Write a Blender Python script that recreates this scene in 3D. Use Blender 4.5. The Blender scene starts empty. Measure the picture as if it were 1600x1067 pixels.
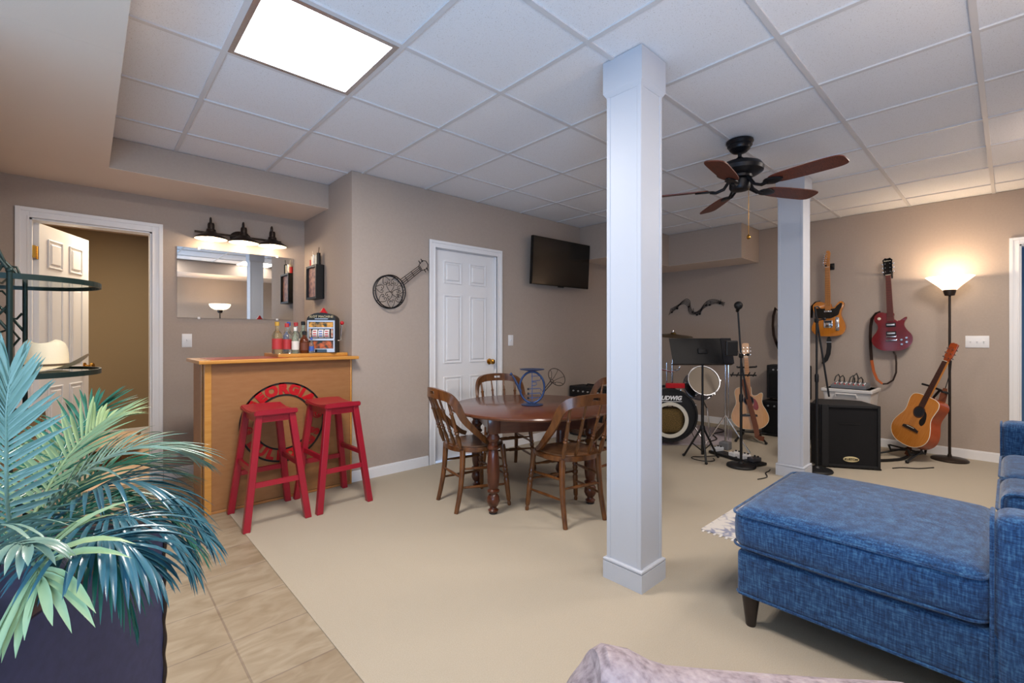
import bpy, bmesh, math, random
from mathutils import Vector, Matrix, Euler
random.seed(7)
PI = math.pi
SC = bpy.context.scene
COL = SC.collection
V = Vector

# ------------------------------------------------------------------ helpers
def lin(c):
    return c / 12.92 if c <= 0.04045 else ((c + 0.055) / 1.055) ** 2.4
def rgb(h):
    h = h.lstrip('#')
    return tuple(lin(int(h[i:i + 2], 16) / 255) for i in (0, 2, 4)) + (1.0,)

def T(x=0, y=0, z=0): return Matrix.Translation((x, y, z))
def RX(a): return Matrix.Rotation(a, 4, 'X')
def RY(a): return Matrix.Rotation(a, 4, 'Y')
def RZ(a): return Matrix.Rotation(a, 4, 'Z')
def SCL(x, y, z): return Matrix.Diagonal((x, y, z, 1))
def basis(x, y, z, o=(0, 0, 0)):
    x, y, z = V(x).normalized(), V(y).normalized(), V(z).normalized()
    m = Matrix((x, y, z)).transposed().to_4x4()
    m.translation = V(o)
    return m

class MB:
    """collects shapes and links them as one mesh object"""
    def __init__(self): self.bm = bmesh.new()
    def add(self, verts, faces, M=None):
        vs = [self.bm.verts.new((M @ V(v)) if M else V(v)) for v in verts]
        out = []
        for f in faces:
            try: out.append(self.bm.faces.new([vs[i] for i in f]))
            except ValueError: pass
        return vs, out
    def box(self, c, s, M=None, bevel=0.0, seg=2):
        x, y, z = s[0] / 2, s[1] / 2, s[2] / 2
        vv = [(c[0] + a * x, c[1] + b * y, c[2] + d * z) for a in (-1, 1) for b in (-1, 1) for d in (-1, 1)]
        ff = [(0, 1, 3, 2), (4, 6, 7, 5), (0, 4, 5, 1), (2, 3, 7, 6), (0, 2, 6, 4), (1, 5, 7, 3)]
        vs, fs = self.add(vv, ff, M)
        if bevel > 0:
            es = list({e for f in fs for e in f.edges})
            bmesh.ops.bevel(self.bm, geom=es, offset=bevel, segments=seg, profile=0.5, affect='EDGES')
        return self
    def box2(self, a, b, M=None, bevel=0.0, seg=2):
        return self.box([(a[i] + b[i]) / 2 for i in range(3)], [abs(b[i] - a[i]) for i in range(3)], M, bevel, seg)
    def rbox(self, c, s, r, M=None, n=4, k=6, bulge=(0, 0, 0)):
        """rounded box with optional pillow bulge along x, y, z"""
        h = [d / 2 for d in s]; r = min(r, *h) * 0.999
        def lines(hh):
            a = [-hh + r * (1 - math.cos(i / n * PI / 2)) for i in range(n + 1)]
            mid = [-hh + r + (2 * hh - 2 * r) * i / k for i in range(1, k)]
            return a + mid + [-q for q in reversed(a)]
        L = [lines(q) for q in h]
        cache = {}
        def vert(i, j, l):
            key = (i, j, l)
            if key in cache: return cache[key]
            p = V((L[0][i], L[1][j], L[2][l]))
            q = V([max(-h[a] + r, min(h[a] - r, p[a])) for a in range(3)])
            d = p - q
            if d.length > 1e-9: p = q + d.normalized() * r
            u = [p[a] / h[a] for a in range(3)]
            for a in range(3):
                if bulge[a]:
                    b, e = [x for x in range(3) if x != a]
                    w = max(0, 1 - u[b] ** 2) ** 0.5 * max(0, 1 - u[e] ** 2) ** 0.5
                    p[a] += bulge[a] * w * (1 if u[a] > 0.25 else -1 if u[a] < -0.25 else 4 * u[a])
            p += V(c)
            cache[key] = self.bm.verts.new(M @ p if M else p)
            return cache[key]
        N = [len(x) - 1 for x in L]
        for i in range(N[0]):
            for j in range(N[1]):
                for l, fl in ((0, 1), (N[2], 0)):
                    f = [vert(i, j, l), vert(i + 1, j, l), vert(i + 1, j + 1, l), vert(i, j + 1, l)]
                    self.bm.faces.new(f[::-1] if fl else f)
        for i in range(N[0]):
            for l in range(N[2]):
                for j, fl in ((0, 0), (N[1], 1)):
                    f = [vert(i, j, l), vert(i + 1, j, l), vert(i + 1, j, l + 1), vert(i, j, l + 1)]
                    self.bm.faces.new(f[::-1] if fl else f)
        for j in range(N[1]):
            for l in range(N[2]):
                for i, fl in ((0, 1), (N[0], 0)):
                    f = [vert(i, j, l), vert(i, j + 1, l), vert(i, j + 1, l + 1), vert(i, j, l + 1)]
                    self.bm.faces.new(f[::-1] if fl else f)
        return self
    def frames(self, pts, closed=False):
        pts = [V(p) for p in pts]; n = len(pts); tg = []
        for i in range(n):
            if closed: t = pts[(i + 1) % n] - pts[i - 1]
            else: t = pts[min(i + 1, n - 1)] - pts[max(i - 1, 0)]
            tg.append(t.normalized() if t.length > 1e-9 else V((0, 0, 1)))
        up = V((0, 0, 1)) if abs(tg[0].z) < 0.9 else V((1, 0, 0))
        nn = (up - tg[0] * up.dot(tg[0])).normalized(); out = []
        for i in range(n):
            if i:
                nn = nn - tg[i] * nn.dot(tg[i])
                nn = nn.normalized() if nn.length > 1e-6 else tg[i].orthogonal().normalized()
            out.append((pts[i], nn.copy(), tg[i].cross(nn)))
        return out
    def tube(self, pts, r, seg=8, closed=False, M=None, flat=1.0):
        fr = self.frames(pts, closed); n = len(fr); vv = []; ff = []
        for i, (p, a, b) in enumerate(fr):
            rr = r[i] if isinstance(r, (list, tuple)) else r
            for j in range(seg):
                t = 2 * PI * j / seg
                vv.append(p + a * math.cos(t) * rr + b * math.sin(t) * rr * flat)
        for i in range(n if closed else n - 1):
            for j in range(seg):
                i2 = (i + 1) % n; j2 = (j + 1) % seg
                ff.append((i * seg + j, i * seg + j2, i2 * seg + j2, i2 * seg + j))
        if not closed:
            ff.append(tuple(range(seg))[::-1]); ff.append(tuple((n - 1) * seg + j for j in range(seg)))
        self.add(vv, ff, M); return self
    def cyl(self, p0, p1, r0, r1=None, seg=16, M=None):
        return self.tube([p0, p1], [r0, r0 if r1 is None else r1], seg, False, M)
    def turned(self, p0, p1, prof, seg=12, M=None):
        """turned spindle from p0 to p1, prof = [(t, radius)]"""
        p0, p1 = V(p0), V(p1)
        return self.tube([p0 + (p1 - p0) * t for t, _ in prof], [q for _, q in prof], seg, False, M)
    def lathe(self, prof, seg=24, M=None, caps=True):
        vv = []; ff = []; n = len(prof)
        for (r, z) in prof:
            for j in range(seg):
                t = 2 * PI * j / seg; vv.append((r * math.cos(t), r * math.sin(t), z))
        for i in range(n - 1):
            for j in range(seg):
                j2 = (j + 1) % seg; ff.append((i * seg + j, i * seg + j2, (i + 1) * seg + j2, (i + 1) * seg + j))
        if caps:
            ff.append(tuple(range(seg))[::-1]); ff.append(tuple((n - 1) * seg + j for j in range(seg)))
        self.add(vv, ff, M); return self
    def ball(self, c, r, M=None, seg=12, sq=(1, 1, 1)):
        prof = [(max(1e-4, math.cos(a)) * 1.0, math.sin(a)) for a in [(-0.5 + i / 8) * PI for i in range(9)]]
        m = T(*c) @ SCL(r * sq[0], r * sq[1], r * sq[2])
        return self.lathe(prof, seg, (M @ m) if M else m)
    def prism(self, out, z0, z1, M=None, bevel=0.0, seg=3):
        n = len(out)
        vv = [(x, y, z0) for x, y in out] + [(x, y, z1) for x, y in out]
        ff = [tuple(range(n))[::-1], tuple(range(n, 2 * n))] + [(i, (i + 1) % n, n + (i + 1) % n, n + i) for i in range(n)]
        vs, fs = self.add(vv, ff, M)
        if bevel > 0:
            es = list(set(fs[0].edges) | set(fs[1].edges))
            bmesh.ops.bevel(self.bm, geom=es, offset=bevel, segments=seg, profile=0.5, affect='EDGES')
        return self
    def ring(self, ro, ri, z0, z1, seg=48, M=None, a0=0.0, a1=None):
        full = a1 is None; a1 = 2 * PI if full else a1
        n = seg if full else seg + 1; vv = []; ff = []
        for i in range(n):
            t = a0 + (a1 - a0) * i / seg; c, s = math.cos(t), math.sin(t)
            vv += [(ro * c, ro * s, z0), (ro * c, ro * s, z1), (ri * c, ri * s, z1), (ri * c, ri * s, z0)]
        for i in range(seg):
            j = (i + 1) % n
            for k in range(4):
                k2 = (k + 1) % 4; ff.append((4 * i + k, 4 * j + k, 4 * j + k2, 4 * i + k2))
        if not full: ff += [(0, 1, 2, 3), (4 * seg + 3, 4 * seg + 2, 4 * seg + 1, 4 * seg)]
        self.add(vv, ff, M); return self
    def band(self, pts, nrm, w, t, M=None, closed=False):
        """flat strap along pts: width w across, thickness t along the normals"""
        pts = [V(p) for p in pts]; n = len(pts); vv = []; ff = []
        for i in range(n):
            tg = (pts[(i + 1) % n] - pts[i - 1]) if closed else (pts[min(i + 1, n - 1)] - pts[max(i - 1, 0)])
            tg.normalize()
            nn = V(nrm[i] if isinstance(nrm, list) else nrm)
            nn = (nn - tg * nn.dot(tg)).normalized(); s = tg.cross(nn)
            ww = w[i] if isinstance(w, list) else w
            tt = t[i] if isinstance(t, list) else t
            for a, b in ((-1, -1), (1, -1), (1, 1), (-1, 1)):
                vv.append(pts[i] + s * a * ww / 2 + nn * b * tt / 2)
        for i in range(n if closed else n - 1):
            j = (i + 1) % n
            for k in range(4):
                k2 = (k + 1) % 4; ff.append((4 * i + k, 4 * i + k2, 4 * j + k2, 4 * j + k))
        if not closed: ff += [(3, 2, 1, 0), (4 * n - 4, 4 * n - 3, 4 * n - 2, 4 * n - 1)]
        self.add(vv, ff, M); return self
    def text(self, s, size, M, depth=0.002):
        vv, ff = text_mesh(s, size, depth)
        self.add(vv, ff, M); return self
    def build(self, name, mat=None, parent=None, smooth=True, angle=38, bevel=0.0, subsurf=0):
        me = bpy.data.meshes.new(name)
        bmesh.ops.remove_doubles(self.bm, verts=self.bm.verts, dist=1e-6)
        bmesh.ops.recalc_face_normals(self.bm, faces=self.bm.faces)
        if smooth:
            for f in self.bm.faces: f.smooth = True
            lim = math.radians(angle)
            for e in self.bm.edges:
                e.smooth = len(e.link_faces) == 2 and e.calc_face_angle(0) < lim
        self.bm.to_mesh(me); self.bm.free()
        o = bpy.data.objects.new(name, me); COL.objects.link(o)
        if mat: me.materials.append(mat)
        if parent: o.parent = parent
        if subsurf:
            m = o.modifiers.new('s', 'SUBSURF'); m.levels = m.render_levels = subsurf
        return o

_tc = {}
def text_mesh(s, size, depth):
    key = (s, size, depth)
    if key not in _tc:
        cu = bpy.data.curves.new('t', 'FONT'); cu.body = s; cu.size = size; cu.extrude = depth / 2
        cu.align_x = 'CENTER'; cu.align_y = 'CENTER'; cu.resolution_u = 3
        o = bpy.data.objects.new('t', cu); COL.objects.link(o)
        dg = bpy.context.evaluated_depsgraph_get(); dg.update()
        me = bpy.data.meshes.new_from_object(o.evaluated_get(dg))
        _tc[key] = ([tuple(v.co) for v in me.vertices], [tuple(p.vertices) for p in me.polygons])
        bpy.data.objects.remove(o); bpy.data.curves.remove(cu); bpy.data.meshes.remove(me)
    return _tc[key]

def tag(o, label=None, cat=None, group=None, kind=None):
    if label: o['label'] = label
    if cat: o['category'] = cat
    if group: o['group'] = group
    if kind: o['kind'] = kind
    return o
def thing(name, label, cat, M=None, group=None):
    o = bpy.data.objects.new(name, None); COL.objects.link(o)
    o.empty_display_size = 0.1
    if M is not None: o.matrix_world = M
    return tag(o, label, cat, group)
def dup(root, M, label=None, group=None):
    def cp(o, parent):
        c = o.copy(); COL.objects.link(c)
        if parent: c.parent = parent
        for ch in [x for x in o.children]: cp(ch, c)
        return c
    r = cp(root, None); r.matrix_world = M
    if label: r['label'] = label
    if group: r['group'] = group
    return r
def struct(mb, name, mat, parent=None, **k):
    o = mb.build(name, mat, parent, **k)
    if not parent: o['kind'] = 'structure'
    return o

# ------------------------------------------------------------------ materials
def nt(name):
    m = bpy.data.materials.new(name); m.use_nodes = True
    t = m.node_tree; b = t.nodes['Principled BSDF']
    return m, t, b
def mat(name, color, rough=0.5, metal=0.0, var=None, scale=20.0, stretch=(1, 1, 1), amount=0.5, bump=0.0, bscale=None,
        coat=0.0, emit=None, estr=0.0, trans=0.0, ior=1.45, sheen=0.0, detail=4.0, spec=0.5, alpha=1.0):
    m, t, b = nt(name)
    b.inputs['Base Color'].default_value = rgb(color)
    b.inputs['Roughness'].default_value = rough
    b.inputs['Metallic'].default_value = metal
    b.inputs['Coat Weight'].default_value = coat
    b.inputs['Coat Roughness'].default_value = 0.12
    b.inputs['Transmission Weight'].default_value = trans
    b.inputs['IOR'].default_value = ior
    b.inputs['Sheen Weight'].default_value = sheen
    b.inputs['Specular IOR Level'].default_value = spec
    b.inputs['Alpha'].default_value = alpha
    if emit:
        b.inputs['Emission Color'].default_value = rgb(emit); b.inputs['Emission Strength'].default_value = estr
    if var or bump:
        tc = t.nodes.new('ShaderNodeTexCoord'); mp = t.nodes.new('ShaderNodeMapping')
        mp.inputs['Scale'].default_value = stretch
        t.links.new(tc.outputs['Object'], mp.inputs['Vector'])
    if var:
        n = t.nodes.new('ShaderNodeTexNoise'); n.inputs['Scale'].default_value = scale; n.inputs['Detail'].default_value = detail
        r = t.nodes.new('ShaderNodeValToRGB')
        lo = 0.5 - 0.5 * (1 - amount) - 0.02; hi = 1 - lo
        r.color_ramp.elements[0].position = max(0.0, 0.5 - 0.25 * (1.3 - amount)); r.color_ramp.elements[1].position = min(1.0, 0.5 + 0.25 * (1.3 - amount))
        r.color_ramp.elements[0].color = rgb(color); r.color_ramp.elements[1].color = rgb(var)
        t.links.new(mp.outputs[0], n.inputs['Vector']); t.links.new(n.outputs['Fac'], r.inputs['Fac'])
        t.links.new(r.outputs['Color'], b.inputs['Base Color'])
    if bump:
        n2 = t.nodes.new('ShaderNodeTexNoise'); n2.inputs['Scale'].default_value = bscale or scale; n2.inputs['Detail'].default_value = 3
        bp = t.nodes.new('ShaderNodeBump'); bp.inputs['Strength'].default_value = bump; bp.inputs['Distance'].default_value = 0.003
        t.links.new(mp.outputs[0], n2.inputs['Vector']); t.links.new(n2.outputs['Fac'], bp.inputs['Height'])
        t.links.new(bp.outputs['Normal'], b.inputs['Normal'])
    return m

def ceiling_mat():
    m, t, b = nt('ceiling tile'); b.inputs['Roughness'].default_value = 0.9
    tc = t.nodes.new('ShaderNodeTexCoord')
    n = t.nodes.new('ShaderNodeTexNoise'); n.inputs['Scale'].default_value = 190; n.inputs['Detail'].default_value = 3; n.inputs['Roughness'].default_value = 0.7
    r = t.nodes.new('ShaderNodeValToRGB')
    r.color_ramp.elements[0].position = 0.30; r.color_ramp.elements[0].color = rgb('#b9b7b6')
    r.color_ramp.elements[1].position = 0.41; r.color_ramp.elements[1].color = rgb('#e6e8ed')
    t.links.new(tc.outputs['Object'], n.inputs['Vector']); t.links.new(n.outputs['Fac'], r.inputs['Fac'])
    t.links.new(r.outputs['Color'], b.inputs['Base Color'])
    bp = t.nodes.new('ShaderNodeBump'); bp.inputs['Strength'].default_value = 0.35; bp.inputs['Distance'].default_value = 0.003
    t.links.new(n.outputs['Fac'], bp.inputs['Height']); t.links.new(bp.outputs['Normal'], b.inputs['Normal'])
    return m
def tile_mat():
    m, t, b = nt('floor tile')
    tc = t.nodes.new('ShaderNodeTexCoord'); mp = t.nodes.new('ShaderNodeMapping')
    mp.inputs['Location'].default_value = (-0.42, -2.075, 0)
    t.links.new(tc.outputs['Object'], mp.inputs['Vector'])
    br = t.nodes.new('ShaderNodeTexBrick'); br.offset = 0.0; br.squash = 1.0
    br.inputs['Scale'].default_value = 1.0; br.inputs['Mortar Size'].default_value = 0.004; br.inputs['Mortar Smooth'].default_value = 0.3
    br.inputs['Brick Width'].default_value = 0.305; br.inputs['Row Height'].default_value = 0.311
    br.inputs['Color1'].default_value = rgb('#9b8f7c'); br.inputs['Color2'].default_value = rgb('#938571'); br.inputs['Mortar'].default_value = rgb('#85786a')
    t.links.new(mp.outputs[0], br.inputs['Vector'])
    mp2 = t.nodes.new('ShaderNodeMapping'); mp2.inputs['Rotation'].default_value = (0, 0, 0.6); mp2.inputs['Scale'].default_value = (1, 2.6, 1)
    t.links.new(tc.outputs['Object'], mp2.inputs['Vector'])
    n = t.nodes.new('ShaderNodeTexNoise'); n.inputs['Scale'].default_value = 6; n.inputs['Detail'].default_value = 8; n.inputs['Distortion'].default_value = 1.2
    t.links.new(mp2.outputs[0], n.inputs['Vector'])
    r = t.nodes.new('ShaderNodeValToRGB'); r.color_ramp.elements[0].position = 0.3; r.color_ramp.elements[1].position = 0.72
    r.color_ramp.elements[0].color = (0.72, 0.66, 0.58, 1); r.color_ramp.elements[1].color = (1.12, 1.12, 1.12, 1)
    t.links.new(n.outputs['Fac'], r.inputs['Fac'])
    mx = t.nodes.new('ShaderNodeMix'); mx.data_type = 'RGBA'; mx.blend_type = 'MULTIPLY'; mx.inputs['Factor'].default_value = 0.9
    t.links.new(br.outputs['Color'], mx.inputs['A']); t.links.new(r.outputs['Color'], mx.inputs['B'])
    t.links.new(mx.outputs['Result'], b.inputs['Base Color']); b.inputs['Roughness'].default_value = 0.42
    bp = t.nodes.new('ShaderNodeBump'); bp.inputs['Strength'].default_value = 0.5; bp.inputs['Distance'].default_value = 0.003; bp.invert = True
    t.links.new(br.outputs['Fac'], bp.inputs['Height']); t.links.new(bp.outputs['Normal'], b.inputs['Normal'])
    return m
def weave_mat(name, c1, c2, c3, scale=220, streak=26, sheen=0.25):
    """woven upholstery: crossed fine streaks over soft blotches"""
    m, t, b = nt(name); b.inputs['Roughness'].default_value = 0.9; b.inputs['Sheen Weight'].default_value = sheen
    b.inputs['Specular IOR Level'].default_value = 0.2
    tc = t.nodes.new('ShaderNodeTexCoord'); outs = []
    for st in ((1, 1, 9), (7, 7, 1)):
        mp = t.nodes.new('ShaderNodeMapping'); mp.inputs['Scale'].default_value = st
        n = t.nodes.new('ShaderNodeTexNoise'); n.inputs['Scale'].default_value = streak; n.inputs['Detail'].default_value = 5
        t.links.new(tc.outputs['Object'], mp.inputs['Vector']); t.links.new(mp.outputs[0], n.inputs['Vector']); outs.append(n.outputs['Fac'])
    a = t.nodes.new('ShaderNodeMath'); a.operation = 'ADD'; t.links.new(outs[0], a.inputs[0]); t.links.new(outs[1], a.inputs[1])
    h = t.nodes.new('ShaderNodeMath'); h.operation = 'MULTIPLY'; h.inputs[1].default_value = 0.5; t.links.new(a.outputs[0], h.inputs[0])
    r = t.nodes.new('ShaderNodeValToRGB'); e = r.color_ramp.elements
    e[0].position = 0.36; e[0].color = rgb(c1); e[1].position = 0.64; e[1].color = rgb(c3)
    q = e.new(0.5); q.color = rgb(c2)
    t.links.new(h.outputs[0], r.inputs['Fac']); t.links.new(r.outputs['Color'], b.inputs['Base Color'])
    n2 = t.nodes.new('ShaderNodeTexNoise'); n2.inputs['Scale'].default_value = scale; t.links.new(tc.outputs['Object'], n2.inputs['Vector'])
    bp = t.nodes.new('ShaderNodeBump'); bp.inputs['Strength'].default_value = 0.4; bp.inputs['Distance'].default_value = 0.003
    t.links.new(n2.outputs['Fac'], bp.inputs['Height']); t.links.new(bp.outputs['Normal'], b.inputs['Normal'])
    return m
def rug_mat():
    m, t, b = nt('rug weave'); b.inputs['Roughness'].default_value = 0.95
    tc = t.nodes.new('ShaderNodeTexCoord')
    vo = t.nodes.new('ShaderNodeTexVoronoi'); vo.feature = 'DISTANCE_TO_EDGE'; vo.inputs['Scale'].default_value = 14
    n = t.nodes.new('ShaderNodeTexNoise'); n.inputs['Scale'].default_value = 9; n.inputs['Detail'].default_value = 6
    t.links.new(tc.outputs['Object'], vo.inputs['Vector']); t.links.new(tc.outputs['Object'], n.inputs['Vector'])
    a = t.nodes.new('ShaderNodeMath'); a.operation = 'ADD'; t.links.new(vo.outputs['Distance'], a.inputs[0]); t.links.new(n.outputs['Fac'], a.inputs[1])
    r = t.nodes.new('ShaderNodeValToRGB'); r.color_ramp.elements[0].position = 0.5; r.color_ramp.elements[1].position = 0.64
    r.color_ramp.elements[0].color = rgb('#8d90a6'); r.color_ramp.elements[1].color = rgb('#d2cdc8')
    t.links.new(a.outputs[0], r.inputs['Fac']); t.links.new(r.outputs['Color'], b.inputs['Base Color'])
    return m

M = {}
M['wall'] = mat('taupe wall paint', '#aea095', 0.9, var='#a99b90', scale=60, amount=0.2, bump=0.25, bscale=160)
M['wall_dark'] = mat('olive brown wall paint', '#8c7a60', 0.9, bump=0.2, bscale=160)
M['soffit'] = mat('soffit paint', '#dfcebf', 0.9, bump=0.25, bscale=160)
M['white'] = mat('white trim paint', '#e6e6e8', 0.45, bump=0.05, bscale=30)
M['door'] = mat('white door paint', '#e4e4e6', 0.4, bump=0.04, bscale=40)
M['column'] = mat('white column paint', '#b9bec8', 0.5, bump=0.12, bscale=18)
M['carpet'] = mat('beige low pile carpet', '#aca292', 0.95, var='#a29887', scale=240, amount=0.5, bump=0.3, bscale=300)
M['peach'] = mat('peach tile', '#d8bda0', 0.6, var='#cfb294', scale=8)
M['tile'] = tile_mat()
M['ceil'] = ceiling_mat()
M['grid'] = mat('ceiling grid metal', '#cfcfd2', 0.45)
M['panel'] = mat('lit light panel', '#ffffff', 0.4, emit='#f4f6ff', estr=9.0)
M['alu'] = mat('bright aluminium', '#c8cad0', 0.25, 0.9)
M['chrome'] = mat('chrome', '#d8d8dc', 0.12, 1.0)
M['brass'] = mat('polished brass', '#b98a3c', 0.22, 1.0)
M['iron'] = mat('black wrought iron', '#17171a', 0.45, 0.6)
M['bronze'] = mat('dark bronze', '#3b322d', 0.42, 0.7)
M['fan_metal'] = mat('matte black bronze', '#1e1f24', 0.38, 0.6)
M['blade'] = mat('cherry blade wood', '#713420', 0.4, var='#4b2116', scale=14, stretch=(1, 14, 14), amount=0.6)
M['green_iron'] = mat('dark green iron', '#1d2f2c', 0.4, 0.4)
M['glass'] = mat('clear glass', '#e8f4f0', 0.02, trans=1.0, ior=1.45)
M['shelf_glass'] = mat('greenish shelf glass', '#cfe0da', 0.02, trans=1.0, ior=1.3)
M['mirror'] = mat('mirror silver', '#e2e4e4', 0.01, 1.0)
M['black'] = mat('black plastic', '#121214', 0.5)
M['black_gloss'] = mat('glossy black', '#060607', 0.12)
M['screen'] = mat('dark screen glass', '#0b0907', 0.16, spec=0.6)
M['tolex'] = mat('black textured vinyl', '#17171a', 0.75, bump=0.5, bscale=220)
M['grille'] = mat('black speaker cloth', '#0c0c0e', 0.95, var='#131216', scale=260, amount=0.6, bump=0.4, bscale=300)
M['oak'] = mat('honey bar wood', '#b37b45', 0.45, var='#a86e3b', scale=6, stretch=(1, 1, 7), amount=0.35, coat=0.15)
M['oak_panel'] = mat('honey bar panel', '#9e6f45', 0.5, var='#93643a', scale=5, stretch=(2, 2, 9), amount=0.3, coat=0.1)
M['oak_lt'] = mat('golden bar edge', '#cc9347', 0.35, var='#bd8136', scale=8, stretch=(1, 8, 8), amount=0.4, coat=0.3)
M['red'] = mat('red stool paint', '#9c1628', 0.38, var='#94132a', scale=9, amount=0.3, coat=0.2)
M['red_plain'] = mat('red enamel', '#b8161f', 0.35)
M['redtop'] = mat('red counter laminate', '#9c3a2a', 0.3)
M['walnut'] = mat('aged brown chair wood', '#70441f', 0.36, var='#4a2a12', scale=11, stretch=(3, 3, 1), amount=0.55, coat=0.3)
M['seat'] = mat('brown embossed chair seat', '#8e6848', 0.42, var='#70492e', scale=26, amount=0.5, coat=0.3, bump=0.3, bscale=60)
M['mahog'] = mat('mahogany table wood', '#62341d', 0.3, var='#4e2614', scale=8, stretch=(1, 7, 7), amount=0.45, coat=0.5)
M['mahog_leg'] = mat('mahogany turned leg', '#572a16', 0.3, var='#431e0e', scale=9, stretch=(5, 5, 1), amount=0.5, coat=0.4)
M['bluemetal'] = mat('blue painted metal', '#33466c', 0.35, 0.5)
M['blue'] = weave_mat('blue sofa chenille', '#10294a', '#1c4270', '#3b678f', sheen=.3)
M['grey_mauve'] = weave_mat('mauve grey armchair cloth', '#6f6369', '#94888e', '#a89da1', 160, 9, .1)
M['dkwood'] = mat('espresso wood', '#2a211e', 0.4)
M['bulb'] = mat('lit warm bulb', '#ffffff', 0.4, emit='#ffe3b8', estr=14.0)
M['shade_in'] = mat('white enamel shade', '#f1e6da', 0.4, emit='#ffd9a8', estr=0.0)
M['torch'] = mat('lit frosted glass', '#fff4e2', 0.4, emit='#ffe0b8', estr=3.2)
M['hat'] = mat('cream felt hat', '#d9cdb2', 0.85, bump=0.3, bscale=200)
M['hatband'] = mat('dark hat band', '#4a3a2a', 0.7)
M['straw'] = mat('natural wicker', '#9a7a52', 0.8, var='#6c5236', scale=40, amount=0.6, bump=0.6, bscale=60)
M['planter'] = mat('dark navy planter', '#3d4166', 0.55, var='#363a5a', scale=40)
M['plant_rim'] = mat('reddish brown rim', '#5a3f3a', 0.6)
M['soil'] = mat('dried moss', '#5f4a34', 0.95, var='#33281b', scale=50, bump=0.8, bscale=60)
M['stem'] = mat('palm stem', '#6d7a62', 0.6)
M['leafA'] = mat('blue green palm leaf', '#5c7c70', 0.38, var='#8aa898', scale=7, amount=0.3, coat=0.3)
M['leafB'] = mat('deep green palm leaf', '#1d5a3f', 0.34, var='#2c6e63', scale=9, amount=0.3, coat=0.25)
M['leafC'] = mat('pale green palm leaf', '#86a474', 0.42, var='#a6b98c', scale=9, amount=0.3, coat=0.1)
M['leafD'] = mat('palm leaf with blue sheen', '#24505a', 0.3, var='#3f7486', scale=7, amount=0.3, coat=0.35)  # blue light reflected by the glossy leaves is put into the colour
M['butter'] = mat('butterscotch guitar lacquer', '#c57a22', 0.18, var='#b2681a', scale=7, stretch=(6, 1, 1), amount=0.3, coat=0.6)
M['maple'] = mat('amber maple neck', '#bd7a34', 0.3, coat=0.3)
M['rosewood'] = mat('rosewood fretboard', '#4a2a20', 0.45)
M['redbrown_fb'] = mat('reddish rosewood fretboard', '#6a3328', 0.4)
M['cherry'] = mat('cherry red guitar lacquer', '#7a1519', 0.12, var='#640f14', scale=6, coat=0.8)
M['spruce'] = mat('spruce guitar top', '#cf9a62', 0.25, var='#c48c54', scale=9, stretch=(9, 1, 1), amount=0.3, coat=0.4)
M['spruce_amber'] = mat('amber spruce guitar top', '#c47f38', 0.22, var='#b8702c', scale=9, stretch=(9, 1, 1), amount=0.3, coat=0.5)
M['mahside'] = mat('red brown guitar side', '#a3481f', 0.2, var='#8a3816', scale=8, coat=0.6)
M['dkside'] = mat('dark guitar side', '#4f2b1a', 0.25, coat=0.5)
M['cream'] = mat('cream plastic', '#e2d9c4', 0.4)
M['pickguard_red'] = mat('tortoise red pickguard', '#8f2a1c', 0.25)
M['leather'] = mat('brown leather', '#6b3a22', 0.6)
M['tan_leather'] = mat('orange tan leather', '#b0592a', 0.6)
M['dark_leather'] = mat('dark leather', '#2c1d18', 0.6)
M['drumhead'] = mat('clear tan drum head', '#857766', 0.5)
M['white_plain'] = mat('white plastic', '#e4e4e6', 0.4)
M['offwhite'] = mat('greyish white storage plastic', '#c9c6c4', 0.5)
M['basket'] = mat('woven dark grass', '#7a6136', 0.9, var='#3c3116', scale=30, stretch=(4, 4, 1), amount=0.6, bump=0.8, bscale=50)
M['chrome_dull'] = mat('brushed drum chrome', '#8d8f94', 0.32, 1.0)
M['cymbal'] = mat('bronze cymbal', '#6d5a34', 0.3, 0.9)
M['paper'] = mat('white paper', '#dcd8d6', 0.8)
M['rug'] = rug_mat()
M['grey_plastic'] = mat('grey plastic', '#6b6d72', 0.5)
M['silver'] = mat('silver paint', '#bfc1c6', 0.35, 0.6)
M['logo_cream'] = mat('cream badge enamel', '#cfbf92', 0.4)
M['bluewall'] = mat('slate blue wall', '#5c7fa6', 0.9)
M['dark'] = mat('dark charcoal', '#1a1a20', 0.8)
# ------------------------------------------------------------------ the room
HC = 2.563            # ceiling height
EYE = 1.204
S = 0.6096            # ceiling tile pitch
U0, V0 = 1.089, 1.323  # a grid crossing
XW, YW, YB, XJ, XL = 6.35, 3.674, 4.80, 1.60, -0.50   # right wall, back wall, bar wall, jog, left wall
YR, XF = -1.25, -2.60  # wall behind the sofa, far wall behind the camera
SZ = 2.35             # low soffit

# floor: carpet, with the tiled entry strip inset along the bar and left door
m = MB()
m.add([(0.715, YR, 0), (XW, YR, 0), (XW, YW, 0), (0.715, YW, 0)], [(0, 1, 2, 3)])
m.add([(XW, -1.1, 0), (7.6, -1.1, 0), (7.6, 0.3, 0), (XW, 0.3, 0)], [(0, 1, 2, 3)])
floor = struct(m, 'floor', M['carpet'], smooth=False)
m = MB()
m.add([(XF, YR, 0), (0.715, YR, 0), (0.715, YW, 0), (XF, YW, 0)], [(0, 1, 2, 3)])
m.add([(XL - .1, YW, 0), (XJ, YW, 0), (XJ, YB + .06, 0), (XL - .1, YB + .06, 0)], [(0, 1, 2, 3)])
m.build('tiled_area', M['tile'], floor, smooth=False)
m = MB(); m.add([(-1.2, YB + .06, 0), (2, YB + .06, 0), (2, 7.3, 0), (-1.2, 7.3, 0)], [(0, 1, 2, 3)])
m.build('tiled_area', M['peach'], floor, smooth=False)
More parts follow.
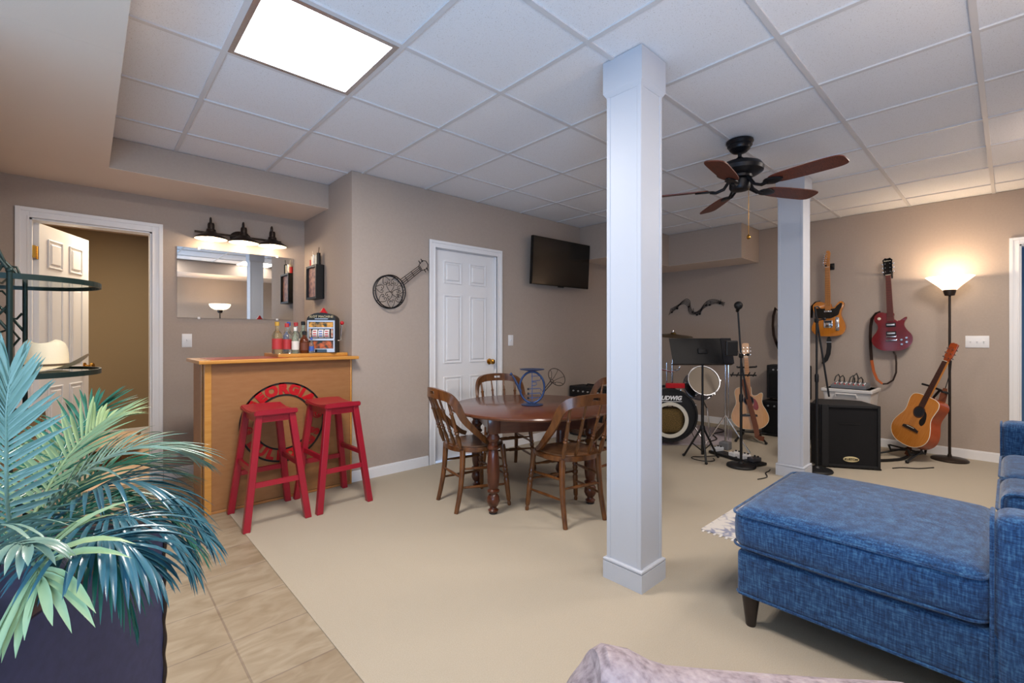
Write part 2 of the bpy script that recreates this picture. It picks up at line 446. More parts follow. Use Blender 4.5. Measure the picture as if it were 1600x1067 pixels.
m = MB(); m.box2((0.705, YR, 0.0), (0.722, 3.64, 0.003)); m.build('edge_strip', M['carpet'], floor, smooth=False)

# ceiling: lay-in tiles and the metal grid
m = MB(); m.box2((XF, YR, HC + .004), (7.6, 7.3, HC + .06))
ceiling = struct(m, 'ceiling', M['ceil'], smooth=False)
m = MB()
for i in range(-7, 10):
    x = U0 + S * i
    if XF < x < XW: m.box2((x - .012, YR, HC - .004), (x + .012, 4.17, HC + .005))
for j in range(-5, 6):
    y = V0 + S * j
    if YR < y < 4.17: m.box2((XF, y - .012, HC - .0045), (XW, y + .012, HC + .005))
m.build('grid', M['grid'], ceiling, smooth=False)

def wall_x(name, x0, x1, y, t, holes=(), z1=HC, mt='wall'):
    """wall along X, its room face at y, thickness t (sign = direction away from the room); holes (x0, x1, ztop)"""
    m = MB(); xs = x0
    for a, b, zt in sorted(holes):
        m.box2((xs, y, 0), (a, y + t, z1)); m.box2((a, y, zt), (b, y + t, z1)); xs = b
    m.box2((xs, y, 0), (x1, y + t, z1))
    return struct(m, name, M[mt], smooth=False)
def wall_y(name, y0, y1, x, t, holes=(), z1=HC, mt='wall'):
    m = MB(); ys = y0
    for a, b, zt in sorted(holes):
        m.box2((x, ys, 0), (x + t, a, z1)); m.box2((x, a, zt), (x + t, b, z1)); ys = b
    m.box2((x, ys, 0), (x + t, y1, z1))
    return struct(m, name, M[mt], smooth=False)

D1 = (2.405, 3.172, 2.036)     # closed door in the back wall
D2 = (-0.305, 0.392, 2.058)    # open door in the bar wall
D3 = (-0.86, -0.062, 2.05)     # doorway in the guitar wall
wall_x('wall_back', XJ + .1, XW + .1, YW, .1, [D1])
wall_y('wall_jog', YW, YB + .1, XJ, .1)
wall_x('wall_bar', XL - .1, XJ, YB, .12, [D2])
wall_y('wall_right', YR, YW, XW, .12, [D3])
wall_y('wall_left', 2.45, YB, XL, -.1)
wall_x('wall_entry', XF, XL - .1, 2.45, .1)
wall_y('wall_far', YR, 2.45, XF, -.1, [(-0.9, 0.8, 2.05)])
wall_x('wall_rear', XF, XW, YR, -.1)
# rooms glimpsed through the doors
wall_x('wall_beyond_back', -1.2, 2.0, 7.2, .1, mt='wall_dark')
wall_y('wall_beyond_left', YB + .12, 7.2, -1.1, -.1, mt='wall_dark')
wall_y('wall_beyond_right', YB + .12, 7.2, 0.62, .1, mt='wall_dark')
wall_y('wall_beyond_door', -1.2, 0.4, 7.4, .1, mt='bluewall')
m = MB(); m.box2((-1.1, YB + .12, 2.42), (0.62, 7.2, 2.5)); struct(m, 'ceiling_beyond', M['soffit'], smooth=False)

# soffits (dropped boxes below the ceiling)
def soffit(name, a, b, mt='soffit'):
    m = MB(); m.box2(a, b); o = struct(m, name, M[mt], smooth=False); return o
# vertical faces wear the wall colour, undersides the paler one
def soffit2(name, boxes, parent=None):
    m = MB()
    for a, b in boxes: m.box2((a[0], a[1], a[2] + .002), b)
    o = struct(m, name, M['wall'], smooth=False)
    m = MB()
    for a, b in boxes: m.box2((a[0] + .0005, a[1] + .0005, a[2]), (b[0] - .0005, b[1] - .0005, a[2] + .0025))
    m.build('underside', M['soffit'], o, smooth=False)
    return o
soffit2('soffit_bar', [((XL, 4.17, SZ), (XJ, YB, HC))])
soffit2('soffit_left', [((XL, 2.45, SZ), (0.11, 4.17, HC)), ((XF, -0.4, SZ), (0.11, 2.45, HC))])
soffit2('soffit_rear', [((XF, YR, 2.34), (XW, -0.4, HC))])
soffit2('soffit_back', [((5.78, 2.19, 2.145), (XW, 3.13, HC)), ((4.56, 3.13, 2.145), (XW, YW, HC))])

# baseboards
def base_x(name, spans, y, d):
    m = MB()
    for a, b in spans:
        m.box2((a, y, 0), (b, y + d * .013, .078)); m.box2((a, y, .078), (b, y + d * .008, .09), bevel=.002)
    return struct(m, name, M['white'], smooth=False)
def base_y(name, spans, x, d):
    m = MB()
    for a, b in spans:
        m.box2((x, a, 0), (x + d * .013, b, .078)); m.box2((x, a, .078), (x + d * .008, b, .09), bevel=.002)
    return struct(m, name, M['white'], smooth=False)
base_x('baseboard_back', [(XJ, 2.33), (3.25, XW)], YW, -1)
base_y('baseboard_jog', [(YW - .013, YB)], XJ, -1)
base_x('baseboard_bar', [(XL, -.38), (.47, XJ)], YB, -1)
base_y('baseboard_right', [(YR, D3[0] - .07), (0.0, YW)], XW, -1)
base_y('baseboard_left', [(2.45, YB)], XL, 1)
base_x('baseboard_rear', [(XF, XW)], YR, 1)
base_x('baseboard_beyond', [(-1.1, .62)], 7.2, -1)

# ------------------------------------------------------------------ doors
def panel_door(w, h, t, name, mt, parent):
    """six-panel slab, local x 0..w, z 0..h, y 0..t; raised panels both faces"""
    m = MB(); m.box2((0, 0, 0), (w, t, h))
    st, mid = .115 * w / .76, .10 * w / .76
    pw = (w - 2 * st - mid) / 2
    rows = [(.19, .80), (.93, 1.60), (1.71, 1.93)]
    k = h / 2.03
    for x in (st, st + pw + mid):
        for a, b in rows:
            for y, d in ((0, -1), (t, 1)):
                # sunk frame then a raised bevelled field
                for (o, hgt) in ((0.0, .004), ):
                    fx0, fx1, z0, z1 = x, x + pw, a * k, b * k
                    m.box2((fx0, y, z0), (fx0 + .014, y + d * .008, z1), bevel=.0038)
                    m.box2((fx1 - .014, y, z0), (fx1, y + d * .008, z1), bevel=.0038)
                    m.box2((fx0 + .014, y, z0), (fx1 - .014, y + d * .008, z0 + .014), bevel=.0038)
                    m.box2((fx0 + .014, y, z1 - .014), (fx1 - .014, y + d * .008, z1), bevel=.0038)
                    m.box2((fx0 + .030, y - d * .004, z0 + .030), (fx1 - .030, y + d * .0095, z1 - .030), bevel=.009)
    return m.build(name, M[mt], parent, smooth=False)
def casing(m, x0, x1, zt, w, y, d, rev=False):
    """moulded casing around an opening along local x, standing proud of y in direction d"""
    for k, (o, ww, th) in enumerate(((0, w, .012), (w * .62, w * .38, .019), (0.0, w * .18, .016))):
        m.box2((x0 - o - ww, y, 0), (x0 - o, y + d * th, zt + o + ww), bevel=.002)
        m.box2((x1 + o, y, 0), (x1 + o + ww, y + d * th, zt + o + ww), bevel=.002)
        m.box2((x0 - o, y, zt + o), (x1 + o, y + d * th, zt + o + ww), bevel=.002)

def knob(parent, x, y, z, d):
    m = MB()
    m.lathe([(.031, 0), (.031, .005), (.012, .009), (.011, .034), (.021, .040), (.028, .052), (.026, .066), (.012, .072), (.001, .073)], 20,
            basis((1, 0, 0), (0, 0, d), (0, -d, 0) if d < 0 else (0, 1, 0), (x, y, z)) if False else T(x, y, z) @ RX(PI / 2 if d < 0 else -PI / 2))
    return m.build('knob', M['brass'], parent)

d1 = bpy.data.objects.new('door_1', None); COL.objects.link(d1); d1['kind'] = 'structure'
m = MB(); casing(m, D1[0], D1[1], D1[2], .068, YW, -1); m.build('casing', M['white'], d1, smooth=False)
m = MB()
m.box2((D1[0] - .002, YW, 0), (D1[0] + .004, YW + .1, D1[2])); m.box2((D1[1] - .004, YW, 0), (D1[1] + .002, YW + .1, D1[2]))
m.box2((D1[0], YW, D1[2] - .004), (D1[1], YW + .1, D1[2] + .002)); m.box2((D1[0], YW + .075, 0), (D1[1], YW + .1, .012))
m.build('jamb', M['white'], d1, smooth=False)
sl = panel_door(D1[1] - D1[0] - .012, 2.018, .035, 'slab', 'door', d1); sl.location = (D1[0] + .006, YW + .032, .012)
knob(d1, D1[1] - .075, YW + .032, .935, -1)

d2 = bpy.data.objects.new('door_2', None); COL.objects.link(d2); d2['kind'] = 'structure'
m = MB(); casing(m, D2[0], D2[1], D2[2], .072, YB, -1); m.build('casing', M['white'], d2, smooth=False)
m = MB()
m.box2((D2[0] - .002, YB, 0), (D2[0] + .012, YB + .12, D2[2])); m.box2((D2[1] - .012, YB, 0), (D2[1] + .002, YB + .12, D2[2]))
m.box2((D2[0], YB, D2[2] - .012), (D2[1], YB + .12, D2[2] + .002))
m.build('jamb', M['white'], d2, smooth=False)
sl = panel_door(.668, 2.03, .035, 'slab', 'door', d2)
sl.matrix_world = T(-.262, 4.895, .012) @ RZ(math.radians(66))
m = MB()
for z in (1.82, .30): m.box((-.286, 4.86, z), (.02, .06, .09)); m.cyl((-.272, 4.893, z - .048), (-.272, 4.893, z + .048), .007)
m.build('hinge', M['brass'], d2, smooth=False)
m = MB(); m.lathe([(.03, 0), (.03, .005), (.011, .01), (.011, .035), (.027, .05), (.025, .064), (.001, .07)], 18, T(-.262, 4.895, .012) @ RZ(math.radians(66)) @ T(.60, 0, .93) @ RX(PI / 2))
m.build('knob', M['brass'], d2)

d3 = bpy.data.objects.new('door_3', None); COL.objects.link(d3); d3['kind'] = 'structure'
R3 = T(XW, 0, 0) @ RZ(PI / 2)          # local x -> world y
m = MB()
mm = MB(); casing(mm, D3[0], D3[1], D3[2], .066, 0, 1)
for v in mm.bm.verts: v.co = R3 @ v.co
mm.build('casing', M['white'], d3, smooth=False); m.bm.free()
m = MB(); m.box2((XW, D3[1] - .012, 0), (XW + .12, D3[1] + .002, D3[2])); m.box2((XW, D3[0] - .002, 0), (XW + .12, D3[0] + .012, D3[2]))
m.box2((XW, D3[0], D3[2] - .012), (XW + .12, D3[1], D3[2] + .002)); m.build('jamb', M['white'], d3, smooth=False)

# ------------------------------------------------------------------ ceiling light panels
def ceiling_light(cx, cy, label):
    t = thing('ceiling_light', label, 'ceiling light', T(cx, cy, HC), 'recessed ceiling light panels')
    a = S / 2 - .012; m = MB()
    for s in (-1, 1):
        m.box2((s * a, -a, -.006), (s * (a - .024), a, .003)); m.box2((-a + .024, s * a, -.006), (a - .024, s * (a - .024), .003))
    m.build('frame', M['alu'], t, smooth=False)
    m = MB(); m.box2((-a + .024, -a + .024, -.003), (a - .024, a - .024, .003)); m.build('diffuser', M['panel'], t, smooth=False)
    return t
ceiling_light(U0 - S / 2, V0 + 1.5 * S, 'glowing square light panel in the tile ceiling')

def column(x, y, label, w=.219):
    t = thing('column', label, 'column', T(x + w / 2, y + w / 2, 0), 'white boxed support columns')
    a = w / 2; b = a - .0125; m = MB()
    m.box2((-b + .003, -b + .003, .10), (b - .003, b - .003, HC - .15))
    for sx in (-1, 1):                                  # corner boards
        for sy in (-1, 1): m.box2((sx * b, sy * b, .10), (sx * (b - .022), sy * (b - .022), HC - .15), bevel=.003)
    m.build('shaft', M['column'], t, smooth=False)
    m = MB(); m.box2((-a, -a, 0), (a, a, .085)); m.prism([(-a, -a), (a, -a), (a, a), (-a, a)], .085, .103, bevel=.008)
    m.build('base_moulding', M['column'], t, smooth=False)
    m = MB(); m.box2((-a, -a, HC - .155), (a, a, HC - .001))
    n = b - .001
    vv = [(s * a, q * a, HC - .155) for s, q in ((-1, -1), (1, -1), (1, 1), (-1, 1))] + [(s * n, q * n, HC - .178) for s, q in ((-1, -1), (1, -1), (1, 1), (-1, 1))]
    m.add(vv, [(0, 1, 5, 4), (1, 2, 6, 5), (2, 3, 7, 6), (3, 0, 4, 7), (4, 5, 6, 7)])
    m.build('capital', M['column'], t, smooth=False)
    return t
column(1.894, 1.161, 'white boxed column close by, between the dining table and the blue sofa')
column(4.39, 1.161, 'white boxed column beside the black speaker cabinet, under the ceiling fan')

# switches
def switch_plate(label, Mx, n=1, rocker=False):
    t = thing('switch_plate', label, 'light switch', Mx); w = .072 + .046 * (n - 1)
    m = MB(); m.box((0, 0, .003), (w, .116, .006), bevel=.0025); m.build('plate', M['white_plain'], t)
    for i in range(n):
        x = (i - (n - 1) / 2) * .046; m = MB()
        m.box((x, 0, .007), (.011, .026, .003)); m.box((x, .004, .013), (.008, .012, .016), bevel=.002); m.build('toggle', M['white_plain'], t)
    return t
FB = basis((1, 0, 0), (0, 0, 1), (0, -1, 0))          # a thing lying on a wall that faces -Y
FR = basis((0, -1, 0), (0, 0, 1), (-1, 0, 0))         # on the guitar wall, facing -X
def at(m, *p): return T(*p) @ m
switch_plate('white light switch plate under the mirror, beside the open door', at(FB, .63, YB - .0005, 1.163))
switch_plate('white light switch plate on the wall between the closed door and the television', at(FB, 3.372, YW - .0005, 1.155))
switch_plate('wide white triple light switch plate beside the glowing floor lamp', at(FR, XW - .0005, .215, 1.146), 3)

# television
tv = thing('television', 'wide black flat television mounted high on the back wall', 'television',
           T(4.066, 3.553, 2.045) @ RZ(math.radians(-2.5)) @ RX(math.radians(3)))
m = MB(); m.box((0, 0, 0), (.955, .035, .535), bevel=.006); m.box((0, .03, -.05), (.5, .04, .3), bevel=.01); m.build('housing', M['black_gloss'], tv, smooth=False)
m = MB(); m.box((0, -.0185, .006), (.937, .003, .508)); m.build('screen', M['screen'], tv, smooth=False)
m = MB(); m.box((0.0, -.006, -.273), (.09, .02, .014), bevel=.004); m.build('sensor_bar', M['black'], tv)
m = MB(); m.box((0, .066, 0), (.12, .064, .22)); m.build('wall_bracket', M['black'], tv)
# ------------------------------------------------------------------ home bar
bar = thing('home_bar', 'honey coloured wooden home bar below the mirror, with the round emblem on it', 'bar', T(.58, 3.648, 0))
BW, BD = 1.005, .46
m = MB(); m.box2((.02, 0, .02), (BW, .02, 1.015)); m.build('front_panel', M['oak_panel'], bar, smooth=False)
m = MB(); m.box2((0, .02, .0), (.02, BD, 1.015)); m.build('side_panel', M['oak_panel'], bar, smooth=False)
for a, b in (((-.006, -.008, 0), (.034, .016, 1.015)), ((BW - .012, -.008, 0), (BW, .0, 1.015)), ((-.006, .10, 0), (.0, .13, 1.015))):
    m = MB(); m.box2(a, b, bevel=.0025); m.build('corner_trim', M['oak_lt'], bar, smooth=False)
m = MB(); m.box2((.03, -.007, 0), (BW - .012, .0, .018), bevel=.003); m.build('base_trim', M['oak'], bar, smooth=False)
m = MB()
m.prism([(-.045, -.065), (BW + .035, -.065), (BW + .035, .01), (BW + .008, .01), (BW + .008, BD), (-.045, BD)], 1.015, 1.040, bevel=.006)
top = m.build('counter', M['oak_lt'], bar, smooth=False)
m = MB(); m.box2((.03, -.01, 1.039), (.52, BD - .05, 1.042)); m.build('inlay', M['redtop'], top, smooth=False)
m = MB(); m.box2((.475, .085, 1.040), (BW + .006, BD, 1.066), bevel=.004); m.build('raised_shelf', M['oak_lt'], bar, smooth=False)
m = MB(); m.box2((.30, .12, .0), (BW - .02, .14, 1.01)); m.build('back_frame', M['oak'], bar, smooth=False)

def bold(s, size, depth, off):
    key = (s, size, depth, off)
    if key not in _tc:
        cu = bpy.data.curves.new('t', 'FONT'); cu.body = s; cu.size = size; cu.extrude = depth / 2; cu.offset = off
        cu.align_x = 'CENTER'; cu.align_y = 'CENTER'; cu.resolution_u = 3
        o = bpy.data.objects.new('t', cu); COL.objects.link(o)
        dg = bpy.context.evaluated_depsgraph_get(); dg.update()
        me = bpy.data.meshes.new_from_object(o.evaluated_get(dg))
        _tc[key] = ([tuple(v.co) for v in me.vertices], [tuple(p.vertices) for p in me.polygons])
        bpy.data.objects.remove(o); bpy.data.curves.remove(cu); bpy.data.meshes.remove(me)
    return _tc[key]
# emblem: flat cut-out rings and letters fixed to the bar front
em = thing('emblem', 'round red and black sign with arched lettering on the front of the wooden bar', 'sign', at(FB, 1.07, 3.6475, .567))
m = MB(); m.ring(.293, .281, 0, .004, 72); m.build('outer_ring', M['black'], em, smooth=False)
m = MB(); m.ring(.205, .194, 0, .004, 64); m.build('inner_ring', M['black'], em, smooth=False)
for ch, a in zip('GEORGIA', (148, 129, 110, 91, 72.5, 58, 42)):
    vv, ff = bold(ch, .102, .004, .0075); a = math.radians(a); m = MB()
    m.add(vv, ff, T(.243 * math.cos(a), .243 * math.sin(a), .002) @ RZ(a - PI / 2)); m.build('letter', M['red_plain'], em, smooth=False)
for ch, a in zip('BULLDOGS', (213, 231, 248, 264, 281, 300, 319, 337)):
    vv, ff = bold(ch, .095, .004, .0065); a = math.radians(a); m = MB()
    m.add(vv, ff, T(.243 * math.cos(a), .243 * math.sin(a), .002) @ RZ(a + PI / 2)); m.build('letter', M['red_plain'], em, smooth=False)
for a in (7, 188):
    a = math.radians(a); c = (.243 * math.cos(a), .243 * math.sin(a), 0)
    m = MB(); m.ring(.036, .027, 0, .004, 32, T(*c) @ SCL(1, .8, 1)); q = m.build('oval_mark', M['red_plain'], em, smooth=False)
    vv, ff = bold('G', .052, .004, .003); m = MB(); m.add(vv, ff, T(c[0], c[1], .002)); m.build('letter', M['red_plain'], q, smooth=False)

# ------------------------------------------------------------------ bar stools
def make_stool():
    t = thing('bar_stool', '', 'bar stool')
    # local: long side of seat along y, front = -y
    m = MB(); nx, ny = 8, 12; a, b = .13, .185
    vv = []; ff = []
    def zt(x, y): return .735 - .016 * (1 - (y / b) ** 2) - .004 * (abs(x) / a) ** 3
    for k in range(2):
        for i in range(nx + 1):
            for j in range(ny + 1):
                x = -a + 2 * a * i / nx; y = -b + 2 * b * j / ny
                vv.append((x, y, zt(x, y) if k == 0 else .697))
    N = (nx + 1) * (ny + 1); q = lambda k, i, j: k * N + i * (ny + 1) + j
    for i in range(nx):
        for j in range(ny):
            ff.append((q(0, i, j), q(0, i + 1, j), q(0, i + 1, j + 1), q(0, i, j + 1)))
            ff.append((q(1, i, j), q(1, i, j + 1), q(1, i + 1, j + 1), q(1, i + 1, j)))
    for i in range(nx):
        ff.append((q(0, i, 0), q(1, i, 0), q(1, i + 1, 0), q(0, i + 1, 0))); ff.append((q(0, i, ny), q(0, i + 1, ny), q(1, i + 1, ny), q(1, i, ny)))
    for j in range(ny):
        ff.append((q(0, 0, j), q(0, 0, j + 1), q(1, 0, j + 1), q(1, 0, j))); ff.append((q(0, nx, j), q(1, nx, j), q(1, nx, j + 1), q(0, nx, j + 1)))
    m.add(vv, ff); bmesh.ops.remove_doubles(m.bm, verts=m.bm.verts, dist=1e-5)
    bmesh.ops.recalc_face_normals(m.bm, faces=m.bm.faces)
    es = [e for e in m.bm.edges if len(e.link_faces) == 2 and e.calc_face_angle(0) > 1.0]
    bmesh.ops.bevel(m.bm, geom=es, offset=.006, segments=2, affect='EDGES')
    m.build('seat', M['red'], t)
    top = lambda sx, sy: V((sx * .098, sy * .150, .70)); bot = lambda sx, sy: V((sx * .182, sy * .208, 0))
    for sx in (-1, 1):
        for sy in (-1, 1):
            p, q_ = top(sx, sy), bot(sx, sy); m = MB(); vv = []
            for r, z in ((q_, 0), (p, .70)):
                w = .0205
                for dx, dy in ((-1, -1), (1, -1), (1, 1), (-1, 1)): vv.append((r.x + dx * w, r.y + dy * w, z))
            m.add(vv, [(3, 2, 1, 0), (4, 5, 6, 7)] + [(i, (i + 1) % 4, 4 + (i + 1) % 4, 4 + i) for i in range(4)])
            bmesh.ops.bevel(m.bm, geom=list(m.bm.edges), offset=.003, segments=1, affect='EDGES')
            m.build('leg', M['red'], t, smooth=False)
    def on(sx, sy, z): p, q_ = top(sx, sy), bot(sx, sy); return q_ + (p - q_) * (z / .70)
    for s in (-1, 1):
        m = MB(); m.band([on(-1, s, .27), on(1, s, .27)], (0, s, .1), .032, .018); m.build('stretcher', M['red'], t, smooth=False)
        m = MB(); m.band([on(s, -1, .36), on(s, 1, .36)], (s, 0, .1), .032, .018); m.build('stretcher', M['red'], t, smooth=False)
    m = MB()
    for s in (-1, 1):
        m.box((0, s * .150, .678), (.20, .02, .05)); m.box((s * .098, 0, .678), (.02, .30, .05))
    m.build('apron', M['red'], t, smooth=False)
    return t
st = make_stool()
st.matrix_world = T(.895, 3.375, 0); st['label'] = 'red wooden bar stool nearer the palm, covering the first letters of the emblem'
st['group'] = 'red bar stools'
dup(st, T(1.325, 3.375, 0) @ RZ(.03), 'red wooden bar stool beside the wall, below the slot machine')

# ------------------------------------------------------------------ on the bar: bottles and the slot machine
ZB = 1.0665
def bottle(x, y, h, r, glass, cap, label_mat, label, neck=.35, cap_h=.03, fill=None, square=False):
    t = thing('liquor_bottle', label, 'bottle', T(x, y, ZB), 'liquor bottles on the bar shelf')
    m = MB(); nr = r * .36; sh = h * (1 - neck)
    prof = [(r * .9, 0), (r, .006), (r, sh - r * .5), (r * .8, sh), (nr * 1.1, sh + r * .5), (nr, sh + r * .8), (nr, h - cap_h * .5)]
    m.lathe(prof, 4 if square else 18, RZ(PI / 4) if square else None); m.build('body', glass, t)
    m = MB(); m.lathe([(nr * 1.25, h - cap_h), (nr * 1.3, h - .003), (nr * 1.1, h)], 14); m.build('cap', cap, t)
    m = MB(); m.lathe([(r * 1.015, sh * .22), (r * 1.015, sh * .72)], 18, caps=False); m.build('label_band', label_mat, t)
    return t
gl = mat('bottle clear glass', '#e3e6e0', 0.03, trans=.9)
gl_b = mat('bottle brown spirit', '#7a3a1a', 0.05, trans=.5)
gl_y = mat('bottle amber spirit', '#e6d3a8', 0.04, trans=.85)
gl_g = mat('bottle pale green glass', '#cfdcc8', 0.05, trans=.8)
lb = {k: mat('bottle label ' + k, c, .5) for k, c in dict(red='#b5383a', white='#dcd8d2', blue='#3f5fae', brown='#6c3a26', gold='#c79b3c', black='#191919').items()}
bottle(1.075, 3.83, .245, .036, gl_y, lb['gold'], lb['red'], 'clear bottle with a gold cap and red label, outermost on the bar shelf')
bottle(1.155, 3.86, .235, .037, gl, lb['red'], lb['red'], 'bottle with a red cap and red label on the bar shelf')
bottle(1.19, 3.775, .205, .026, gl_g, lb['white'], lb['white'], 'slim bottle with a white cap and white label on the bar shelf')
bottle(1.235, 3.90, .245, .034, gl, lb['red'], lb['white'], 'tall clear bottle with a rust cap behind the brown one')
bottle(1.262, 3.79, .175, .034, gl_b, lb['black'], lb['brown'], 'short brown liquor bottle with a black cap on the bar shelf')
bottle(1.30, 3.93, .255, .035, gl_g, lb['black'], lb['gold'], 'tall bottle with a black and gold neck behind the slot machine')
bottle(1.205, 3.985, .25, .033, gl, lb['blue'], lb['blue'], 'clear bottle with a pale blue cap at the back of the bar shelf')
bottle(1.305, 3.752, .125, .019, gl, lb['blue'], lb['blue'], 'little bottle with a blue cap and blue label touching the slot machine', neck=.4, cap_h=.02)

sm = thing('toy_slot_machine', 'toy slot machine with a red knobbed lever on the bar', 'slot machine', T(1.43, 3.835, ZB) @ RZ(math.radians(-33)) @ SCL(1.0, 1.0, 1.0))
W2, D2_ = .112, .075
m = MB()                     # arched cabinet, front = -y
out = [(-W2, 0), (W2, 0), (W2, .27)] + [(W2 * math.cos(a), .27 + .055 * math.sin(a)) for a in [i * PI / 12 for i in range(1, 12)]] + [(-W2, .27)]
m.prism(out, -D2_, D2_, basis((1, 0, 0), (0, 0, 1), (0, -1, 0)), bevel=.006); m.build('cabinet', M['black'], sm, smooth=False)
yf = -D2_
m = MB(); m.box2((-.105, yf - .012, .004), (.105, yf, .034), bevel=.002)
for x in (-.105, .093): m.box2((x, yf - .012, .034), (x + .012, yf, .262), bevel=.002)
m.box2((-.105, yf - .014, .098), (.105, yf, .116), bevel=.003); m.box2((-.093, yf - .010, .25), (.093, yf, .262)); m.box2((-.093, yf - .010, .196), (.093, yf, .206))
m.build('silver_trim', M['silver'], sm, smooth=False)
m = MB(); m.box2((-.045, yf - .0135, .006), (.045, yf - .011, .028)); m.build('coin_slot', M['black_gloss'], sm, smooth=False)
def plate(name, x0, x1, z0, z1, mt, dy=.003): 
    m = MB(); m.box2((x0, yf - dy, z0), (x1, yf, z1)); return m.build(name, mt, sm, smooth=False)
pat = mat('slot artwork', '#c9b8a0', .4, var='#a8401f', scale=38, amount=.9)
plate('payout_panel', -.093, .093, .206, .25, mat('slot fruit artwork', '#2c3320', .4, var='#d89a40', scale=34, amount=.9))
plate('lower_panel', -.093, .093, .036, .097, mat('slot car artwork', '#2c2f26', .4, var='#c8622e', scale=26, amount=.9))
for i in range(3):
    m = MB(); x = -.045 + i * .045
    m.cyl((x - .019, yf + .008, .155), (x + .019, yf + .008, .155), .036, seg=24); r = m.build('reel', M['paper'], sm)
    m = MB()
    for z, mt in ((.137, 0), (.155, 1), (.174, 0)): m.box2((x - .012, yf - .0295 + (.0 if z == .155 else .004), z - .004), (x + .012, yf - .024, z + .004))
    m.build('reel_symbol', lb['red'] if i != 1 else lb['blue'], r, smooth=False)
for x in (-.083, .083):
    m = MB(); m.box((x, yf - .003, .16), (.014, .006, .07)); m.build('side_panel', pat, sm, smooth=False)
m = MB(); m.text('SLOT MACHINE', .026, T(0, yf - .001, .292) @ RX(PI / 2), .002); m.build('lettering', M['logo_cream'], sm, smooth=False)
m = MB(); m.box2((-.05, yf - .002, .272), (.05, yf, .277)); m.build('pinstripe', M['silver'], sm, smooth=False)
m = MB(); m.lathe([(.034, .323), (.03, .332), (.018, .345), (.012, .360), (.001, .368)], 14); m.build('beacon', M['red_plain'], sm)
m = MB(); m.tube([(W2, 0, .10), (W2 + .022, 0, .105), (W2 + .026, -.004, .16), (W2 + .034, -.008, .232)], .006, 8); lv = m.build('lever', M['chrome'], sm)
m = MB(); m.ball((W2 + .035, -.008, .243), .0165); m.build('lever_knob', M['red_plain'], lv)

# ------------------------------------------------------------------ mirror, vanity light, wall box
mi = thing('wall_mirror', 'wide frameless mirror on the wall behind the bar', 'mirror', at(FB, 1.025, YB - .001, 1.662))
m = MB(); m.box((0, 0, .004), (.93, .606, .006)); m.build('glass_pane', M['mirror'], mi, smooth=False)
for x, y in ((-.31, .303), (.32, .303), (-.31, -.303), (.32, -.303)):
    m = MB(); m.box((x, y, .007), (.02, .02, .010), bevel=.002); m.build('clip', M['white_plain'], mi)

va = thing('vanity_light', 'bronze three lamp light bar above the mirror', 'wall lamp', at(FB, 1.035, YB - .001, 2.10))
m = MB(); m.lathe([(.075, 0), (.075, .012), (.055, .024), (.02, .03), (.018, .06)], 24, SCL(1.15, .8, 1)); m.build('backplate', M['bronze'], va)
m = MB(); m.tube([(-.36, .0, .06), (.33, .0, .06)], .009, 10); m.build('bar', M['bronze'], va)
for x in (-.25, 0, .235):
    m = MB(); zc = .128                                          # neck: a short drop from a looped arm
    loop = [(x, .0, .06), (x, .05, .07), (x, .105, .085)] + [(x, .105 + .02 * math.sin(a), .105 - .02 * math.cos(a)) for a in [i * PI / 8 for i in range(1, 8)]] + [(x, .095, zc + .005), (x, .06, zc)]
    m.tube(loop, .006, 8)
    m.build('arm', M['bronze'], va)
    m = MB(); mm = T(x, 0, zc) @ RX(-PI / 2)                    # local z -> wall-local y (up)
    m.lathe([(.022, .075), (.026, .06), (.026, .025), (.034, .02), (.038, -.002), (.036, -.004), (.020, .018), (.001, .02)], 20, mm); m.build('socket', M['bronze'], va)
    m = MB()
    m.lathe([(.036, .0), (.06, -.014), (.09, -.034), (.118, -.052), (.124, -.064), (.121, -.064), (.088, -.038), (.058, -.018), (.03, -.004)], 32, mm, caps=False); sh = m.build('shade', M['bronze'], va)
    m = MB()
    m.lathe([(.1205, -.0638), (.0875, -.0385), (.0575, -.0185), (.0295, -.0045)], 32, mm, caps=False); m.build('shade_lining', M['shade_in'], sh)
    m = MB(); m.ball((x, -.052, zc), .034, sq=(1, 1.1, 1)); m.build('bulb', M['bulb'], sh)

